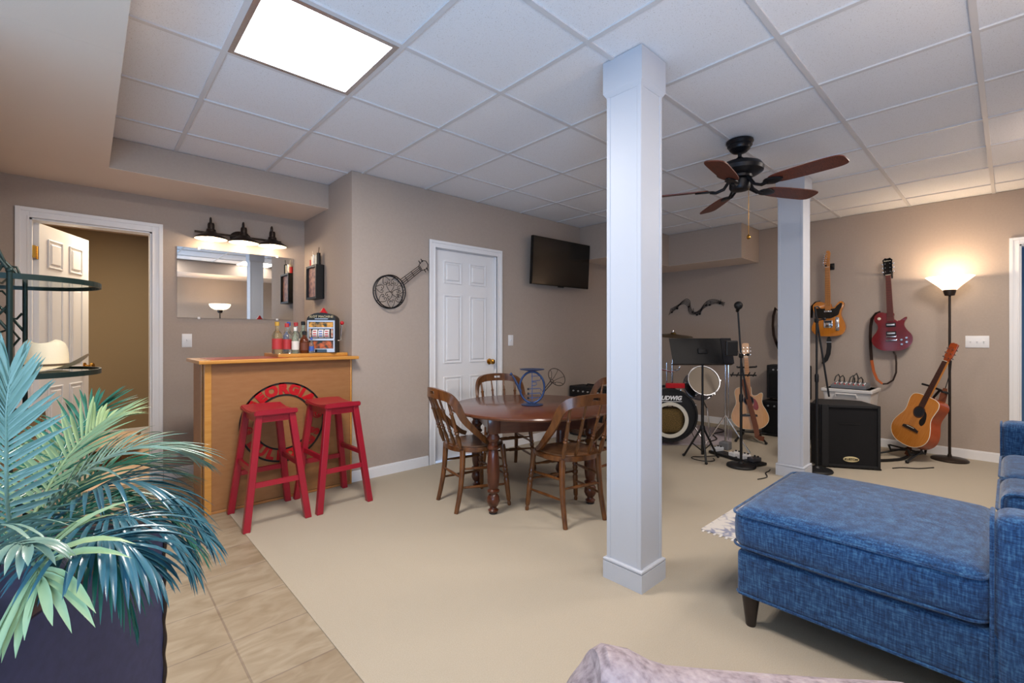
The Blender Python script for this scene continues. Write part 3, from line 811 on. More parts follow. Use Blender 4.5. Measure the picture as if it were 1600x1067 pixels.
bx = thing('wall_box', 'black framed shadow box hung on the wall corner above the bottles', 'wall decoration', at(FR, XJ - .001, 4.40, 1.70))
m = MB(); m.box2((-.13, -.155, 0), (.13, .155, .008)); m.build('back_board', M['dark'], bx, smooth=False)
m = MB()
for a, b in (((-.13, -.155), (-.112, .155)), ((.112, -.155), (.13, .155)), ((-.112, -.155), (.112, -.137)), ((-.112, .137), (.112, .155))): m.box2((a[0], a[1], 0), (b[0], b[1], .075))
m.build('box_frame', M['black'], bx, smooth=False)
m = MB(); m.box2((-.112, -.137, .05), (.112, .137, .054)); m.build('picture', mat('box picture', '#a67f72', .5, var='#6c5258', scale=24, amount=.9), bx, smooth=False)
m = MB()
for i, (dx, h) in enumerate(((-.095, .055), (-.05, .085), (-.005, .09), (.045, .08), (.09, .07))):
    pass
m.bm.free()
for i, (dx, h, mt) in enumerate(((-.095, .055, 'red_plain'), (-.055, .085, 'cream'), (-.01, .09, 'chrome'), (.035, .085, 'cream'), (.085, .10, 'black'))):
    n = ['short red topped', 'cream', 'silver', 'pale cream', 'tall black'][i]; p = ['outermost toward the mirror', 'second from the mirror', 'in the middle', 'second from the corner edge', 'outermost toward the room'][i]
    m = MB(); m.cyl((0, -.01, 0), (0, h, 0), .017, seg=12)
    if i in (1, 4): m.cyl((0, h, 0), (.014 if i == 4 else -.012, h + .05, 0), .003, seg=6)
    o = m.build('rolled_tube', M[mt]); o.matrix_world = at(FR, XJ - .001, 4.40, 1.70) @ T(dx, .158 + .008, .035)
    tag(o, n + ' tube standing on the black shadow box, ' + p, 'tube', 'tubes on the shadow box')
# ------------------------------------------------------------------ dining table
TZ = .682; TC = (2.475, 2.47)
ta = thing('dining_table', 'round mahogany dining table with thick turned legs', 'table', T(TC[0], TC[1], 0) @ RZ(math.atan2(-.46, .888)))
m = MB(); m.lathe([(.585, TZ - .026), (.600, TZ - .022), (.604, TZ - .012), (.600, TZ - .003), (.594, TZ), (.001, TZ)], 72, caps=True); m.build('tabletop', M['mahog'], ta)
m = MB(); ax, ay = .345, .275
for s in (-1, 1):
    m.box2((-ax, s * ay - .011, TZ - .145), (ax, s * ay + .011, TZ - .026)); m.box2((s * ax - .011, -ay, TZ - .145), (s * ax + .011, ay, TZ - .026))
m.build('apron', M['mahog'], ta, smooth=False)
prof = [(0, .030), (.02, .036), (.035, .024), (.05, .022), (.07, .034), (.11, .045), (.16, .040), (.185, .028), (.20, .030), (.205, .042), (.22, .043), (.235, .030), (.25, .034),
        (.30, .040), (.40, .044), (.50, .042), (.60, .036), (.635, .030), (.645, .040), (.665, .041), (.68, .030), (.71, .030), (.73, .042), (.76, .044), (.785, .034), (.80, .034), (.82, .042)]
for sx in (-1, 1):
    for sy in (-1, 1):
        m = MB(); x, y = sx * .358, sy * .288
        m.turned((x, y, .012), (x, y, .545 + .012), [(a / .82, b) for a, b in prof], 20)
        m.box2((x - .041, y - .041, .545), (x + .041, y + .041, TZ - .026), bevel=.003)
        lg = m.build('leg', M['mahog_leg'], ta)
        m = MB(); m.lathe([(.026, 0), (.03, .004), (.028, .014)], 16, T(x, y, 0)); m.build('caster_cup', M['black'], lg)

# ------------------------------------------------------------------ dining chairs (local front = +y)
def make_chair():
    t = thing('dining_chair', '', 'chair')
    SZ_ = .44
    def outline(sc=1.0, n=40):
        o = []
        for i in range(n):
            a = 2 * PI * i / n; c, s = math.cos(a), math.sin(a)
            e = .75
            x = (abs(c) ** e) * (1 if c > 0 else -1); y = (abs(s) ** e) * (1 if s > 0 else -1)
            w = .212 if y > 0 else .212 - .035 * (-y)
            o.append((x * w * sc, y * .20 * sc))
        return o
    m = MB(); m.prism(outline(), SZ_ - .034, SZ_ - .004, bevel=.010); m.build('seat', M['walnut'], t)
    m = MB(); m.prism(outline(.86), SZ_ - .006, SZ_ + .002, bevel=.003); m.build('seat_panel', M['seat'], t)
    # bow: one bent board running from the seat sides round the back
    key = [(.205, .045, .455), (.214, .0, .475), (.222, -.06, .525), (.226, -.125, .585), (.223, -.182, .648), (.210, -.228, .738), (.178, -.262, .785), (.125, -.290, .802), (.06, -.303, .808), (0, -.306, .810)]
    wid = [.030, .034, .038, .042, .046, .053, .060, .065, .068, .068]
    pts = key + [(-x, y, z) for x, y, z in key[-2::-1]]; wid = wid + wid[-2::-1]
    P = []; Wd = []
    sub = 6
    for i in range(len(pts) - 1):                        # Catmull-Rom
        p0, p1, p2, p3 = [V(pts[max(0, min(len(pts) - 1, i + k))]) for k in (-1, 0, 1, 2)]
        for k in range(sub):
            u = k / sub
            P.append(.5 * ((2 * p1) + (p2 - p0) * u + (2 * p0 - 5 * p1 + 4 * p2 - p3) * u * u + (3 * p1 - p0 - 3 * p2 + p3) * u ** 3)); Wd.append(wid[i] + (wid[i + 1] - wid[i]) * u)
    P.append(V(pts[-1])); Wd.append(wid[-1])
    m = MB(); n = len(P); grid = {}
    rows = (-.5, -.12, .16, .5); th = .011
    for i in range(n):
        tg = (P[min(i + 1, n - 1)] - P[max(i - 1, 0)]).normalized()
        pl = V((P[i].x / .226, (P[i].y + .06) / .246, 0))   # plan normal, outward
        nn = (pl - tg * pl.dot(tg)).normalized(); sd = tg.cross(nn)
        if sd.z < 0: sd = -sd
        for r, v in enumerate(rows):
            for k, s in ((0, 1), (1, -1)): grid[(i, r, k)] = m.bm.verts.new(P[i] + sd * Wd[i] * v + nn * th * s)
    mid = n // 2
    hole = lambda i, r: r == 1 and mid - 3 <= i < mid + 3
    F = m.bm.faces.new
    for i in range(n - 1):
        for r in range(3):
            if hole(i, r):
                F([grid[(i, r, 0)], grid[(i, r, 1)], grid[(i + 1, r, 1)], grid[(i + 1, r, 0)]])
                F([grid[(i, r + 1, 0)], grid[(i + 1, r + 1, 0)], grid[(i + 1, r + 1, 1)], grid[(i, r + 1, 1)]])
                continue
            for k in (0, 1):
                F([grid[(i, r, k)], grid[(i + 1, r, k)], grid[(i + 1, r + 1, k)], grid[(i, r + 1, k)]])
        F([grid[(i, 0, 0)], grid[(i, 0, 1)], grid[(i + 1, 0, 1)], grid[(i + 1, 0, 0)]]); F([grid[(i, 3, 0)], grid[(i + 1, 3, 0)], grid[(i + 1, 3, 1)], grid[(i, 3, 1)]])
    for i in (mid - 3, mid + 3): F([grid[(i, 1, 0)], grid[(i, 1, 1)], grid[(i, 2, 1)], grid[(i, 2, 0)]])
    for i in (0, n - 1):
        F([grid[(i, r, 0)] for r in range(4)] + [grid[(i, r, 1)] for r in (3, 2, 1, 0)])
    m.build('back_bow', M['walnut'], t)
    sp = [(0, .008), (.06, .010), (.18, .013), (.30, .009), (.33, .014), (.36, .009), (.39, .013), (.42, .009), (.55, .011), (.72, .009), (.75, .013), (.78, .008), (.9, .008), (1, .007)]
    for x0, x1 in ((-.145, -.165), (-.052, -.06), (.052, .06), (.145, .165)):
        m = MB(); k = 1.25 if abs(x0) > .1 else 1
        y1 = -.30 + abs(x1) * .18 if abs(x1) < .1 else -.268
        m.turned((x0, -.165, SZ_ - .01), (x1, y1, .775 if abs(x1) < .1 else .762), [(a, b * k) for a, b in sp], 10); m.build('spindle', M['walnut'], t)
    for s in (-1, 1):                                    # rear legs: sabre curved
        m = MB(); pp = [(s * .142, -.150, SZ_ - .02), (s * .145, -.152, .36), (s * .148, -.158, .26), (s * .151, -.170, .16), (s * .154, -.188, .07), (s * .156, -.205, 0)]
        m.tube([pp[0], *pp[1:]], [.020, .0195, .0185, .0175, .0165, .0155], 10); m.build('leg', M['walnut'], t)
    fl = [(0, .011), (.04, .014), (.07, .010), (.10, .016), (.22, .017), (.34, .018), (.42, .020), (.46, .015), (.48, .021), (.52, .021), (.54, .015), (.58, .020), (.62, .015), (.64, .021), (.68, .016), (.80, .018), (.92, .021), (1, .018)]
    ft = lambda s, z: V((s * (.170 + .038 * (1 - z / .43)), .150 + .035 * (1 - z / .43), z))
    for s in (-1, 1):
        m = MB(); m.turned(ft(s, 0), ft(s, .43), fl, 12); m.build('leg', M['walnut'], t)
    def rl(s, z): return V((s * (.156 - .014 * z / .43), -.205 + .052 * min(1, z / .3), z))
    bar_ = [(0, .007), (.3, .0095), (.5, .011), (.7, .0095), (1, .007)]
    fat = [(0, .007), (.2, .008), (.35, .013), (.42, .009), (.45, .014), (.55, .014), (.58, .009), (.65, .013), (.8, .008), (1, .007)]
    for z in (.165, .29):
        for s in (-1, 1):
            m = MB(); m.turned(rl(s, z), ft(s, z - .015), bar_, 8); m.build('stretcher', M['walnut'], t)
    for z, pf in ((.22, fat), (.32, fat)):
        m = MB(); m.turned(ft(-1, z), ft(1, z), pf, 8); m.build('stretcher', M['walnut'], t)
    m = MB(); m.turned(rl(-1, .235), rl(1, .235), bar_, 8); m.build('stretcher', M['walnut'], t)
    return t
ch = make_chair()
def chm(x, y, fx, fy): return T(x, y, 0) @ RZ(math.atan2(fy, fx) - PI / 2)
ch.matrix_world = chm(2.066, 2.657, .98, -.19)
ch['label'] = 'brown spindle back chair in front of the closed white door, turned side on'; ch['group'] = 'dining chairs around the round table'
dup(ch, chm(2.388, 2.035, .25, .967), 'brown spindle back chair close to the nearest white column, its back to the room')
dup(ch, chm(2.77, 3.075, -.42, -.90), 'brown spindle back chair beyond the table, facing the room past the horn candle holder')
dup(ch, chm(3.13, 2.39, -.97, .2), 'brown spindle back chair half hidden by the nearest white column, across the table')

# ------------------------------------------------------------------ horn candle holder
ho = thing('horn_candle_holder', 'blue metal french horn candle holder standing on the dining table', 'candle holder', T(2.47, 2.45, TZ + .0005) @ RZ(-.74))
m = MB(); m.lathe([(.082, 0), (.085, .004), (.06, .008), (.02, .016), (.012, .022)], 28); m.build('base', M['bluemetal'], ho)
m = MB(); m.tube([(.093 * math.sin(a), 0, .133 - .117 * math.cos(a)) for a in [i * 2 * PI / 40 for i in range(40)]], .008, 10, closed=True); m.build('hoop', M['bluemetal'], ho)
m = MB(); m.lathe([(.01, .252), (.03, .256), (.092, .266), (.094, .271), (.088, .270), (.02, .262), (.001, .262)], 28); m.build('candle_plate', M['bluemetal'], ho)
m = MB(); m.tube([(-.085, 0, .10), (-.11, 0, .15), (-.135, 0, .20), (-.150, 0, .222)], [.012, .010, .008, .005], 8); m.ball((-.158, 0, .232), .011); m.build('mouthpipe', M['bluemetal'], ho)
m = MB(); k = .0028
m.tube([(0, 0, .03), (0, 0, .245)], k, 6)
m.tube([(-.005, 0, .215), (.055, 0, .22), (.066, 0, .205), (.06, 0, .185), (-.004, 0, .178)], k, 6)
m.tube([(-.004, 0, .172), (.03, 0, .172), (.036, 0, .155), (.022, 0, .145), (-.004, 0, .145)], k, 6)
for z in (.12, .085, .052):
    m.tube([(-.03, 0, z), (.06, 0, z + .004), (.072, 0, z - .012)], k, 6)
m.build('valve_tubing', M['bluemetal'], ho)
m = MB()
for z in (.12, .085, .052): m.cyl((-.036, 0, z), (-.022, 0, z), .008, seg=10)
m.build('valve_keys', M['black'], ho)
m = MB(); p0, p1 = V((.085, 0, .10)), V((.150, 0, .178)); d = V((.45, -.72, .52)).normalized(); sd = d.cross(V((0, 0, 1))).normalized(); sv = sd.cross(d)
for k2 in range(4):
    a = k2 * PI / 2; o = sd * math.cos(a) * .014 + sv * math.sin(a) * .014
    m.tube([p0 + o * .6, p1 + o], .0022, 6)
R = .072; c2 = p1 + d * .07
def circ(c, r, n=28): return [c + (sd * math.cos(a) + sv * math.sin(a)) * r for a in [2 * PI * i / n for i in range(n)]]
m.tube(circ(p1, .015), .0025, 6, closed=True); m.tube(circ(c2, R), .0028, 6, closed=True)
for i in range(6):
    a = 2 * PI * i / 6; e = sd * math.cos(a) + sv * math.sin(a)
    m.tube([p1 + e * .015, p1 + d * .03 + e * .026, p1 + d * .06 + e * .05, c2 + e * R], .002, 6)
m.build('wire_bell', M['bronze'], ho)

# ------------------------------------------------------------------ wire banjo on the wall
wb = thing('wire_banjo', 'black wire banjo sculpture hung beside the closed door', 'wall decoration', at(FB, 1.925, YW - .004, 1.586))
m = MB(); r = .142
for z in (.004, .045): m.tube([(r * math.cos(a), r * math.sin(a), z) for a in [i * 2 * PI / 48 for i in range(48)]], .005, 6, closed=True)
for i in range(10):
    a = 2 * PI * i / 10; m.tube([(r * math.cos(a), r * math.sin(a), .004), (r * math.cos(a), r * math.sin(a), .045)], .0025, 5)
m.build('hoop', M['iron'], wb)
m = MB()
def heart(cx, cy, rot, s):
    for sg in (-1, 1):
        pts = []
        for i in range(26):                              # a scroll that curls in from the tip
            u = i / 25
            if u < .45: w = u / .45; p = (sg * .55 * math.sin(w * PI * .5) * s, (-.9 + w * 1.0) * s)
            else:
                w = (u - .45) / .55; a = w * 1.75 * PI; rr = .29 * (1 - .75 * w) * s
                p = (sg * ((.55 * s - .29 * s) + rr * math.cos(a)), .10 * s + rr * math.sin(a) + .05 * w * s)
            c, q = math.cos(rot), math.sin(rot); pts.append((cx + p[0] * c - p[1] * q, cy + p[0] * q + p[1] * c, .045))
        m.tube(pts, .0026, 5)
heart(-.005, .050, 0, .062); heart(.055, -.012, -PI / 2, .060); heart(-.022, -.035, PI * .7, .056)
for i in range(7):
    a = 2 * PI * i / 7 + .25; heart(.092 * math.cos(a), .092 * math.sin(a), a - PI / 2 + PI, .060)
m.build('scrollwork', M['iron'], wb)
m = MB(); c, q = math.cos(math.radians(38)), math.sin(math.radians(38))
L = lambda u, v, z=.035: (u * c - v * q, u * q + v * c, z)
for v in (-.028, -.009, .009, .028): m.tube([L(.14, v), L(.385, v * .8)], .003, 6)
for u in (.2, .28, .37): m.tube([L(u, -.027), L(u, .027)], .0026, 6)
m.build('neck', M['iron'], wb)
m = MB(); hd = [(.385, -.03), (.44, -.042), (.468, -.02), (.468, .02), (.44, .042), (.385, .03)]
m.tube([L(*p) for p in hd], .0035, 6, closed=True)
for u in (.405, .435):
    for s in (-1, 1): m.tube([L(u, s * .03), L(u, s * .062)], .004, 6)
m.build('headstock', M['iron'], wb)
# ------------------------------------------------------------------ guitars
def cr(pts, sub=6, closed=True):
    n = len(pts); out = []
    for i in range(n if closed else n - 1):
        g = (lambda k: V((*pts[(i + k) % n], 0))) if closed else (lambda k: V((*pts[max(0, min(n - 1, i + k))], 0)))
        p0, p1, p2, p3 = g(-1), g(0), g(1), g(2)
        for k in range(sub):
            u = k / sub
            q = .5 * ((2 * p1) + (p2 - p0) * u + (2 * p0 - 5 * p1 + 4 * p2 - p3) * u * u + (3 * p1 - p0 - 3 * p2 + p3) * u ** 3)
            out.append((q.x, q.y))
    if not closed: out.append(tuple(pts[-1]))
    return out
DREAD = [(0, 0), (.09, .010), (.155, .048), (.192, .105), (.195, .17), (.172, .235), (.145, .29), (.137, .335), (.143, .39), (.148, .44), (.132, .485), (.085, .505), (.03, .508)]
DREAD = DREAD + [(-x, y) for x, y in DREAD[:0:-1]]
CUT = [(0, 0), (.09, .010), (.155, .048), (.192, .105), (.195, .17), (.172, .235), (.145, .29), (.137, .335), (.142, .375), (.150, .41), (.142, .436), (.118, .432), (.085, .408), (.05, .405), (.034, .43), (.03, .508),
       (-.03, .508), (-.085, .505), (-.132, .485), (-.148, .44), (-.143, .39), (-.137, .335), (-.145, .29), (-.172, .235), (-.195, .17), (-.192, .105), (-.155, .048), (-.09, .010)]
TELE = [(0, 0), (.09, .006), (.142, .035), (.163, .09), (.158, .145), (.137, .20), (.124, .245), (.129, .29), (.148, .335), (.152, .372), (.132, .395), (.100, .388), (.075, .352), (.052, .325), (.03, .325), (.028, .37), (-.028, .385),
        (-.08, .402), (-.128, .39), (-.149, .352), (-.144, .305), (-.126, .255), (-.126, .212), (-.146, .158), (-.164, .10), (-.150, .042), (-.09, .006)]
LESP = [(0, 0), (.085, .008), (.140, .045), (.168, .105), (.163, .165), (.130, .215), (.110, .26), (.112, .295), (.132, .335), (.128, .352), (.098, .335), (.066, .312), (.036, .315), (.028, .36), (.028, .398), (-.028, .398),
        (-.07, .412), (-.112, .400), (-.137, .36), (-.134, .32), (-.113, .28), (-.110, .24), (-.130, .195), (-.160, .15), (-.168, .10), (-.140, .045), (-.085, .008)]

def guitar(name, label, cat, Mx, out, th, body_m, neck_m, fb_m, head, nut, acoustic=False, side_m=None, head_m=None, group=None, neck_from=None, fb_from=None):
    """local: x across, y up the neck, z out of the face; body rests on y=0"""
    t = thing(name, label, cat, Mx, group)
    o = cr(out, 5)
    m = MB(); m.prism(o, 0, th, bevel=.004 if acoustic else .008)
    b = m.build('body', side_m or body_m, t)
    if acoustic:
        m = MB(); cx = .0; s = .992
        m.prism([(x * s, (y - .25) * s + .25) for x, y in o], th - .0005, th + .0015); m.build('soundboard', body_m, t)
        m = MB(); m.ring(.1, .1, 0, 0, 3) if False else None
        e = [(x, y) for x, y in o]; m.tube([(x, y, th) for x, y in e], .003, 5, closed=True); m.build('binding', M['cream'], t)
    top = th + (.0015 if acoustic else 0)
    y0 = neck_from; w0, w1 = .056, .043
    m = MB()
    vv = [(-w0 / 2, y0, top - .012), (w0 / 2, y0, top - .012), (w0 / 2, y0, top + .004), (-w0 / 2, y0, top + .004), (-w1 / 2, nut, top - .016), (w1 / 2, nut, top - .016), (w1 / 2, nut, top + .004), (-w1 / 2, nut, top + .004)]
    m.add(vv, [(0, 1, 2, 3), (7, 6, 5, 4), (0, 4, 5, 1), (1, 5, 6, 2), (2, 6, 7, 3), (3, 7, 4, 0)]); m.build('neck', neck_m, t, smooth=False)
    m = MB(); f0 = fb_from
    wf = lambda y: (w0 + (w1 - w0) * (y - y0) / (nut - y0)) / 2
    m.add([(-wf(f0), f0, top + .004), (wf(f0), f0, top + .004), (w1 / 2, nut, top + .004), (-w1 / 2, nut, top + .004), (-wf(f0), f0, top + .008), (wf(f0), f0, top + .008), (w1 / 2, nut, top + .008), (-w1 / 2, nut, top + .008)],
          [(4, 5, 6, 7), (0, 1, 5, 4), (1, 2, 6, 5), (2, 3, 7, 6), (3, 0, 4, 7)])
    fb = m.build('fretboard', fb_m, t, smooth=False)
    m = MB(); L = .648; y = nut
    for k in range(1, 21):
        y = nut - L * (1 - 2 ** (-k / 12))
        if y < f0 + .004: break
        m.box((0, y, top + .0085), (2 * wf(y) - .002, .0018, .0015))
    m.build('fret_wire', M['bronze'], fb, smooth=False)
    m = MB(); m.prism([(x, y + nut) for x, y in head], top - .014, top, bevel=.002); h = m.build('headstock', head_m or neck_m, t, smooth=False)
    m = MB(); m.box((0, nut, top + .008), (w1, .005, .006)); m.build('nut', M['cream'], t)
    return t, top
def tuners(t, top, nut, side, six=False):
    for k in range(6):
        if six: x, y, s = -.018 + k * .0035, nut + .03 + k * .024, -1
        else: s = -1 if k < 3 else 1; x, y = s * .020, nut + .035 + (k % 3) * .042
        m = MB(); m.cyl((x, y, top), (x, y, top + .008), .0045, seg=8); m.box((x + s * .026, y, top - .008), (.016, .012, .006), bevel=.002); m.cyl((x, y, top - .008), (x + s * .02, y, top - .008), .0022, seg=6)
        m.build('tuner', M['chrome'], t)
def strings(t, top, y0, nut, end, z0=.012):
    m = MB()
    for k in range(6):
        a = -.026 + k * .0104; b = -.0175 + k * .007
        m.tube([(a, y0, top + z0), (b, nut, top + .011), (b * .9, end, top + .003)], .0005, 4)
    m.build('strings', M['bronze'], t)
H33 = [(-.022, 0), (.022, 0), (.026, .02), (.036, .05), (.037, .17), (.012, .18), (0, .172), (-.012, .18), (-.037, .17), (-.036, .05), (-.026, .02)]
HGIB = [(-.022, 0), (.022, 0), (.028, .02), (.038, .05), (.034, .10), (.042, .16), (.020, .182), (0, .172), (-.020, .182), (-.042, .16), (-.034, .10), (-.038, .05), (-.028, .02)]
HTEL = [(-.021, 0), (.021, 0), (.024, .03), (.022, .06), (.026, .12), (.032, .155), (.022, .185), (.0, .190), (-.012, .178), (-.006, .165), (-.022, .13), (-.034, .035), (-.026, .015)]

# butterscotch solid body
t, top = guitar('electric_guitar', 'butterscotch electric guitar with a black pickguard, hung on the wall beside the far column', 'guitar',
                at(FR, 6.288, 1.412, 1.198) @ RZ(.012), TELE, .045, M['butter'], M['maple'], M['maple'], HTEL, .395 + .40, group=None, neck_from=.30, fb_from=.315)
m = MB(); pg = [(-.03, .318), (-.115, .325), (-.128, .29), (-.108, .25), (-.112, .215), (-.06, .205), (.02, .205), (.06, .222), (.098, .245), (.112, .29), (.132, .34), (.134, .37), (.118, .375), (.085, .345), (.06, .318)]
m.prism(cr(pg, 4), top, top + .003); m.build('pickguard', M['black_gloss'], t, smooth=False)
m = MB(); m.box((0, .285, top + .005), (.075, .02, .012), bevel=.004); m.build('pickup', M['chrome'], t)
m = MB(); m.box((0, .14, top + .004), (.085, .085, .007), bevel=.003); b = m.build('bridge', M['chrome'], t)
m = MB(); m.box((0, .163, top + .0085), (.07, .02, .004), bevel=.002).build('pickup', M['black'], b) if False else None
m = MB(); m.box((0, .165, top + .009), (.07, .02, .004)); m.build('pickup', M['black'], b, smooth=False)
m = MB(); m.box((.088, .14, top + .003), (.032, .155, .004), bevel=.003)
cp = m.build('control_plate', M['chrome'], t)
for y in (.10, .145):
    m = MB(); m.lathe([(.011, 0), (.011, .014), (.009, .016)], 14, T(.088, y, top + .005)); m.build('knob', M['chrome'], cp)
m = MB(); m.box((.088, .188, top + .012), (.004, .004, .016)); m.build('selector', M['black'], cp)
tuners(t, top, .795, 1, True); strings(t, top, .14, .795, .9)
m = MB(); m.band([(-.09, .398, -.006), (-.13, .40, -.008), (-.168, .36, -.008), (-.172, .30, -.006), (-.176, .22, -.005)], (1, 0, .2), .045, .003); m.build('strap', M['black'], t, smooth=False)
m = MB(); m.band([(.0, -.004, .018), (0.0, -.04, .02), (.0, -.12, .018), (-.01, -.20, .015), (-.035, -.27, .012), (-.07, -.318, .01)], (0, .05, 1), [.02, .046, .046, .046, .044, .02], .003); m.build('strap', M['black'], t, smooth=False)
m = MB(); m.box((0, -.066, .021), (.05, .008, .006)); m.build('strap_buckle', M['silver'], t)

# cherry red single cutaway
t, top = guitar('electric_guitar', 'glossy cherry red electric guitar hung between the butterscotch guitar and floor lamp', 'guitar',
                at(FR, 6.285, .842, 1.045) @ RZ(.042), LESP, .045, M['cherry'], M['cherry'], M['redbrown_fb'], HGIB, .805, head_m=M['black_gloss'], neck_from=.31, fb_from=.315)
for y in (.275, .185):
    m = MB(); m.box((0, y, top + .004), (.082, .042, .008), bevel=.002); p = m.build('pickup_ring', M['black'], t, smooth=False)
    m = MB(); m.box((0, y, top + .010), (.066, .018, .008), bevel=.003); m.build('pickup', M['silver'], p)
m = MB(); m.box((0, .15, top + .008), (.085, .014, .012), bevel=.004); m.build('bridge', M['chrome'], t)
m = MB(); m.box((0, .112, top + .009), (.095, .017, .014), bevel=.006); m.build('tailpiece', M['chrome'], t)
for x, y in ((.082, .115), (.082, .068), (.122, .135), (.122, .09)):
    m = MB(); m.lathe([(.013, 0), (.012, .012), (.010, .015)], 14, T(x, y, top)); m.build('knob', M['chrome'], t)
m = MB(); m.lathe([(.016, 0), (.014, .003), (.004, .004), (.004, .016)], 12, T(-.095, .345, top)); m.build('selector', M['cream'], t)
tuners(t, top, .805, 1); strings(t, top, .112, .805, .95)
m = MB(); m.text('Epiphone', .016, T(0, .955, top + .0015), .001); m.build('lettering', M['cream'], t, smooth=False)
pts = [(-.085, .41, -.004), (-.125, .405, -.008), (-.165, .35, -.008), (-.178, .27, -.006), (-.186, .16, -.002), (-.188, .04, 0), (-.185, -.10, 0), (-.172, -.22, .002), (-.145, -.31, .004), (-.10, -.355, .006)]
m = MB(); m.band(pts[:7], (1, 0, .35), .05, .004); m.build('strap', M['dark_leather'], t, smooth=False)
m = MB(); m.band(pts[6:], (1, 0, .35), [.05, .046, .04, .03], .004); m.build('strap_end', M['tan_leather'], t, smooth=False)
m = MB(); m.band([(-.10, -.355, .006), (-.06, -.35, .008), (-.01, -.31, .010), (.018, -.23, .012), (.024, -.13, .014), (.022, -.05, .016), (.006, -.008, .018)], (.5, 0, 1), .016, .003); m.build('strap_tail', M['dark_leather'], t, smooth=False)

# hangers
def hanger(x, y, z, label):
    h = thing('guitar_hanger', label, 'guitar hanger', at(FR, XW, y, z), None); m = MB()
    m.box((0, 0, .006), (.055, .075, .012), bevel=.004); m.build('plate', M['black'], h, smooth=False)
    m = MB(); m.tube([(0, -.005, .01), (0, -.005, .045)], .006, 8); m.tube([(-.031, .006, .125), (-.031, -.004, .085), (-.026, -.012, .052), (0, -.008, .045), (.026, -.012, .052), (.031, -.004, .085), (.031, .006, .125)], .008, 8); m.build('yoke', M['black'], h)
hanger(XW, 1.402, 2.005, 'black wall hook holding up the butterscotch guitar')
hanger(XW, .876, 1.858, 'black wall hook holding up the cherry red guitar')
hanger(XW, 1.79, 1.80, 'black wall hook mostly hidden by the far column')

# dark guitar behind the far column: body edge and strap loop show
t, top = guitar('electric_guitar', 'dark electric guitar hidden behind the far column, only its strap and edge showing', 'guitar',
                at(FR, 6.288, 1.79, .992) @ RZ(0), TELE, .042, M['black_gloss'], M['maple'], M['rosewood'], HTEL, .795, neck_from=.30, fb_from=.315)
m = MB(); m.band([(-.09, .40, -.004), (-.14, .50, .0), (-.185, .56, .0), (-.212, .46, .0), (-.218, .34, 0), (-.208, .22, 0), (-.18, .12, .0), (-.15, .06, .004)], (1, 0, .3), .045, .004); m.build('strap', M['dark_leather'], t, smooth=False)
tuners(t, top, .795, 1, True); strings(t, top, .14, .795, .9)

# acoustics
def lean_basis(o, n0, lean, tilt):
    n0 = V(n0).normalized(); z = (n0 * math.cos(lean) + V((0, 0, 1)) * math.sin(lean)); y = (V((0, 0, 1)) * math.cos(lean) - n0 * math.sin(lean))
    return basis(y.cross(z), y, z, o) @ RZ(tilt)
def acoustic_trim(t, top, nut, guard_m, strap=False):
    m = MB(); m.lathe([(.050, 0), (.050, .0006), (.001, .0006)], 28, T(0, .345, top)); m.build('soundhole', M['dark'], t)
    m = MB(); m.ring(.060, .0505, 0, .0008, 36, T(0, .345, top)); m.build('rosette', M['dkside'], t)
    m = MB(); pg = [(.05, .37), (.075, .352), (.092, .31), (.098, .265), (.082, .232), (.055, .24), (.042, .27), (.048, .30), (.056, .33)]
    m.prism(cr(pg, 4), top, top + .0012); m.build('pickguard', guard_m, t, smooth=False)
    m = MB(); m.prism([(-.085, .155), (.085, .155), (.08, .178), (.03, .19), (-.03, .19), (-.08, .178)], top, top + .009, bevel=.003); b = m.build('bridge', M['dkwood'], t, smooth=False)
    m = MB(); m.box((0, .182, top + .011), (.075, .004, .006)); m.build('saddle', M['cream'], b)
    tuners(t, top, nut, 1); strings(t, top, .175, nut, nut + .14, .014)
nut = .508 + .365
A1 = lean_basis((5.91, .675, .135), (-.80, .60, 0), math.radians(14), math.radians(-15))
t, top = guitar('acoustic_guitar', 'amber acoustic guitar on a floor stand in front of the lit floor lamp', 'guitar', A1 @ T(0, 0, -.05), DREAD, .11, M['spruce_amber'], M['maple'], M['rosewood'], H33, nut, True, M['mahside'], M['mahside'], neck_from=.45, fb_from=.40)
acoustic_trim(t, top, nut, M['black_gloss'])
m = MB(); m.band([(.03, nut + .02, top - .02), (.045, nut - .06, top - .04), (.05, nut - .16, top - .06), (.055, nut - .24, top - .07)], (.3, 0, 1), .006, .003); s = m.build('strap_cord', M['black'], t, smooth=False)
m = MB(); m.band([(.055, nut - .24, top - .07), (.06, nut - .30, top - .08), (.07, nut - .38, top - .09), (.075, nut - .40, top - .09)], (.3, 0, 1), [.03, .055, .055, .05], .004); m.build('strap', M['leather'], t, smooth=False)
m = MB(); m.band([(.0, .004, .03), (.01, -.03, .03), (.012, -.10, .03)], (0, 0, 1), [.02, .05, .045], .004); m.build('strap_end', M['leather'], t, smooth=False)
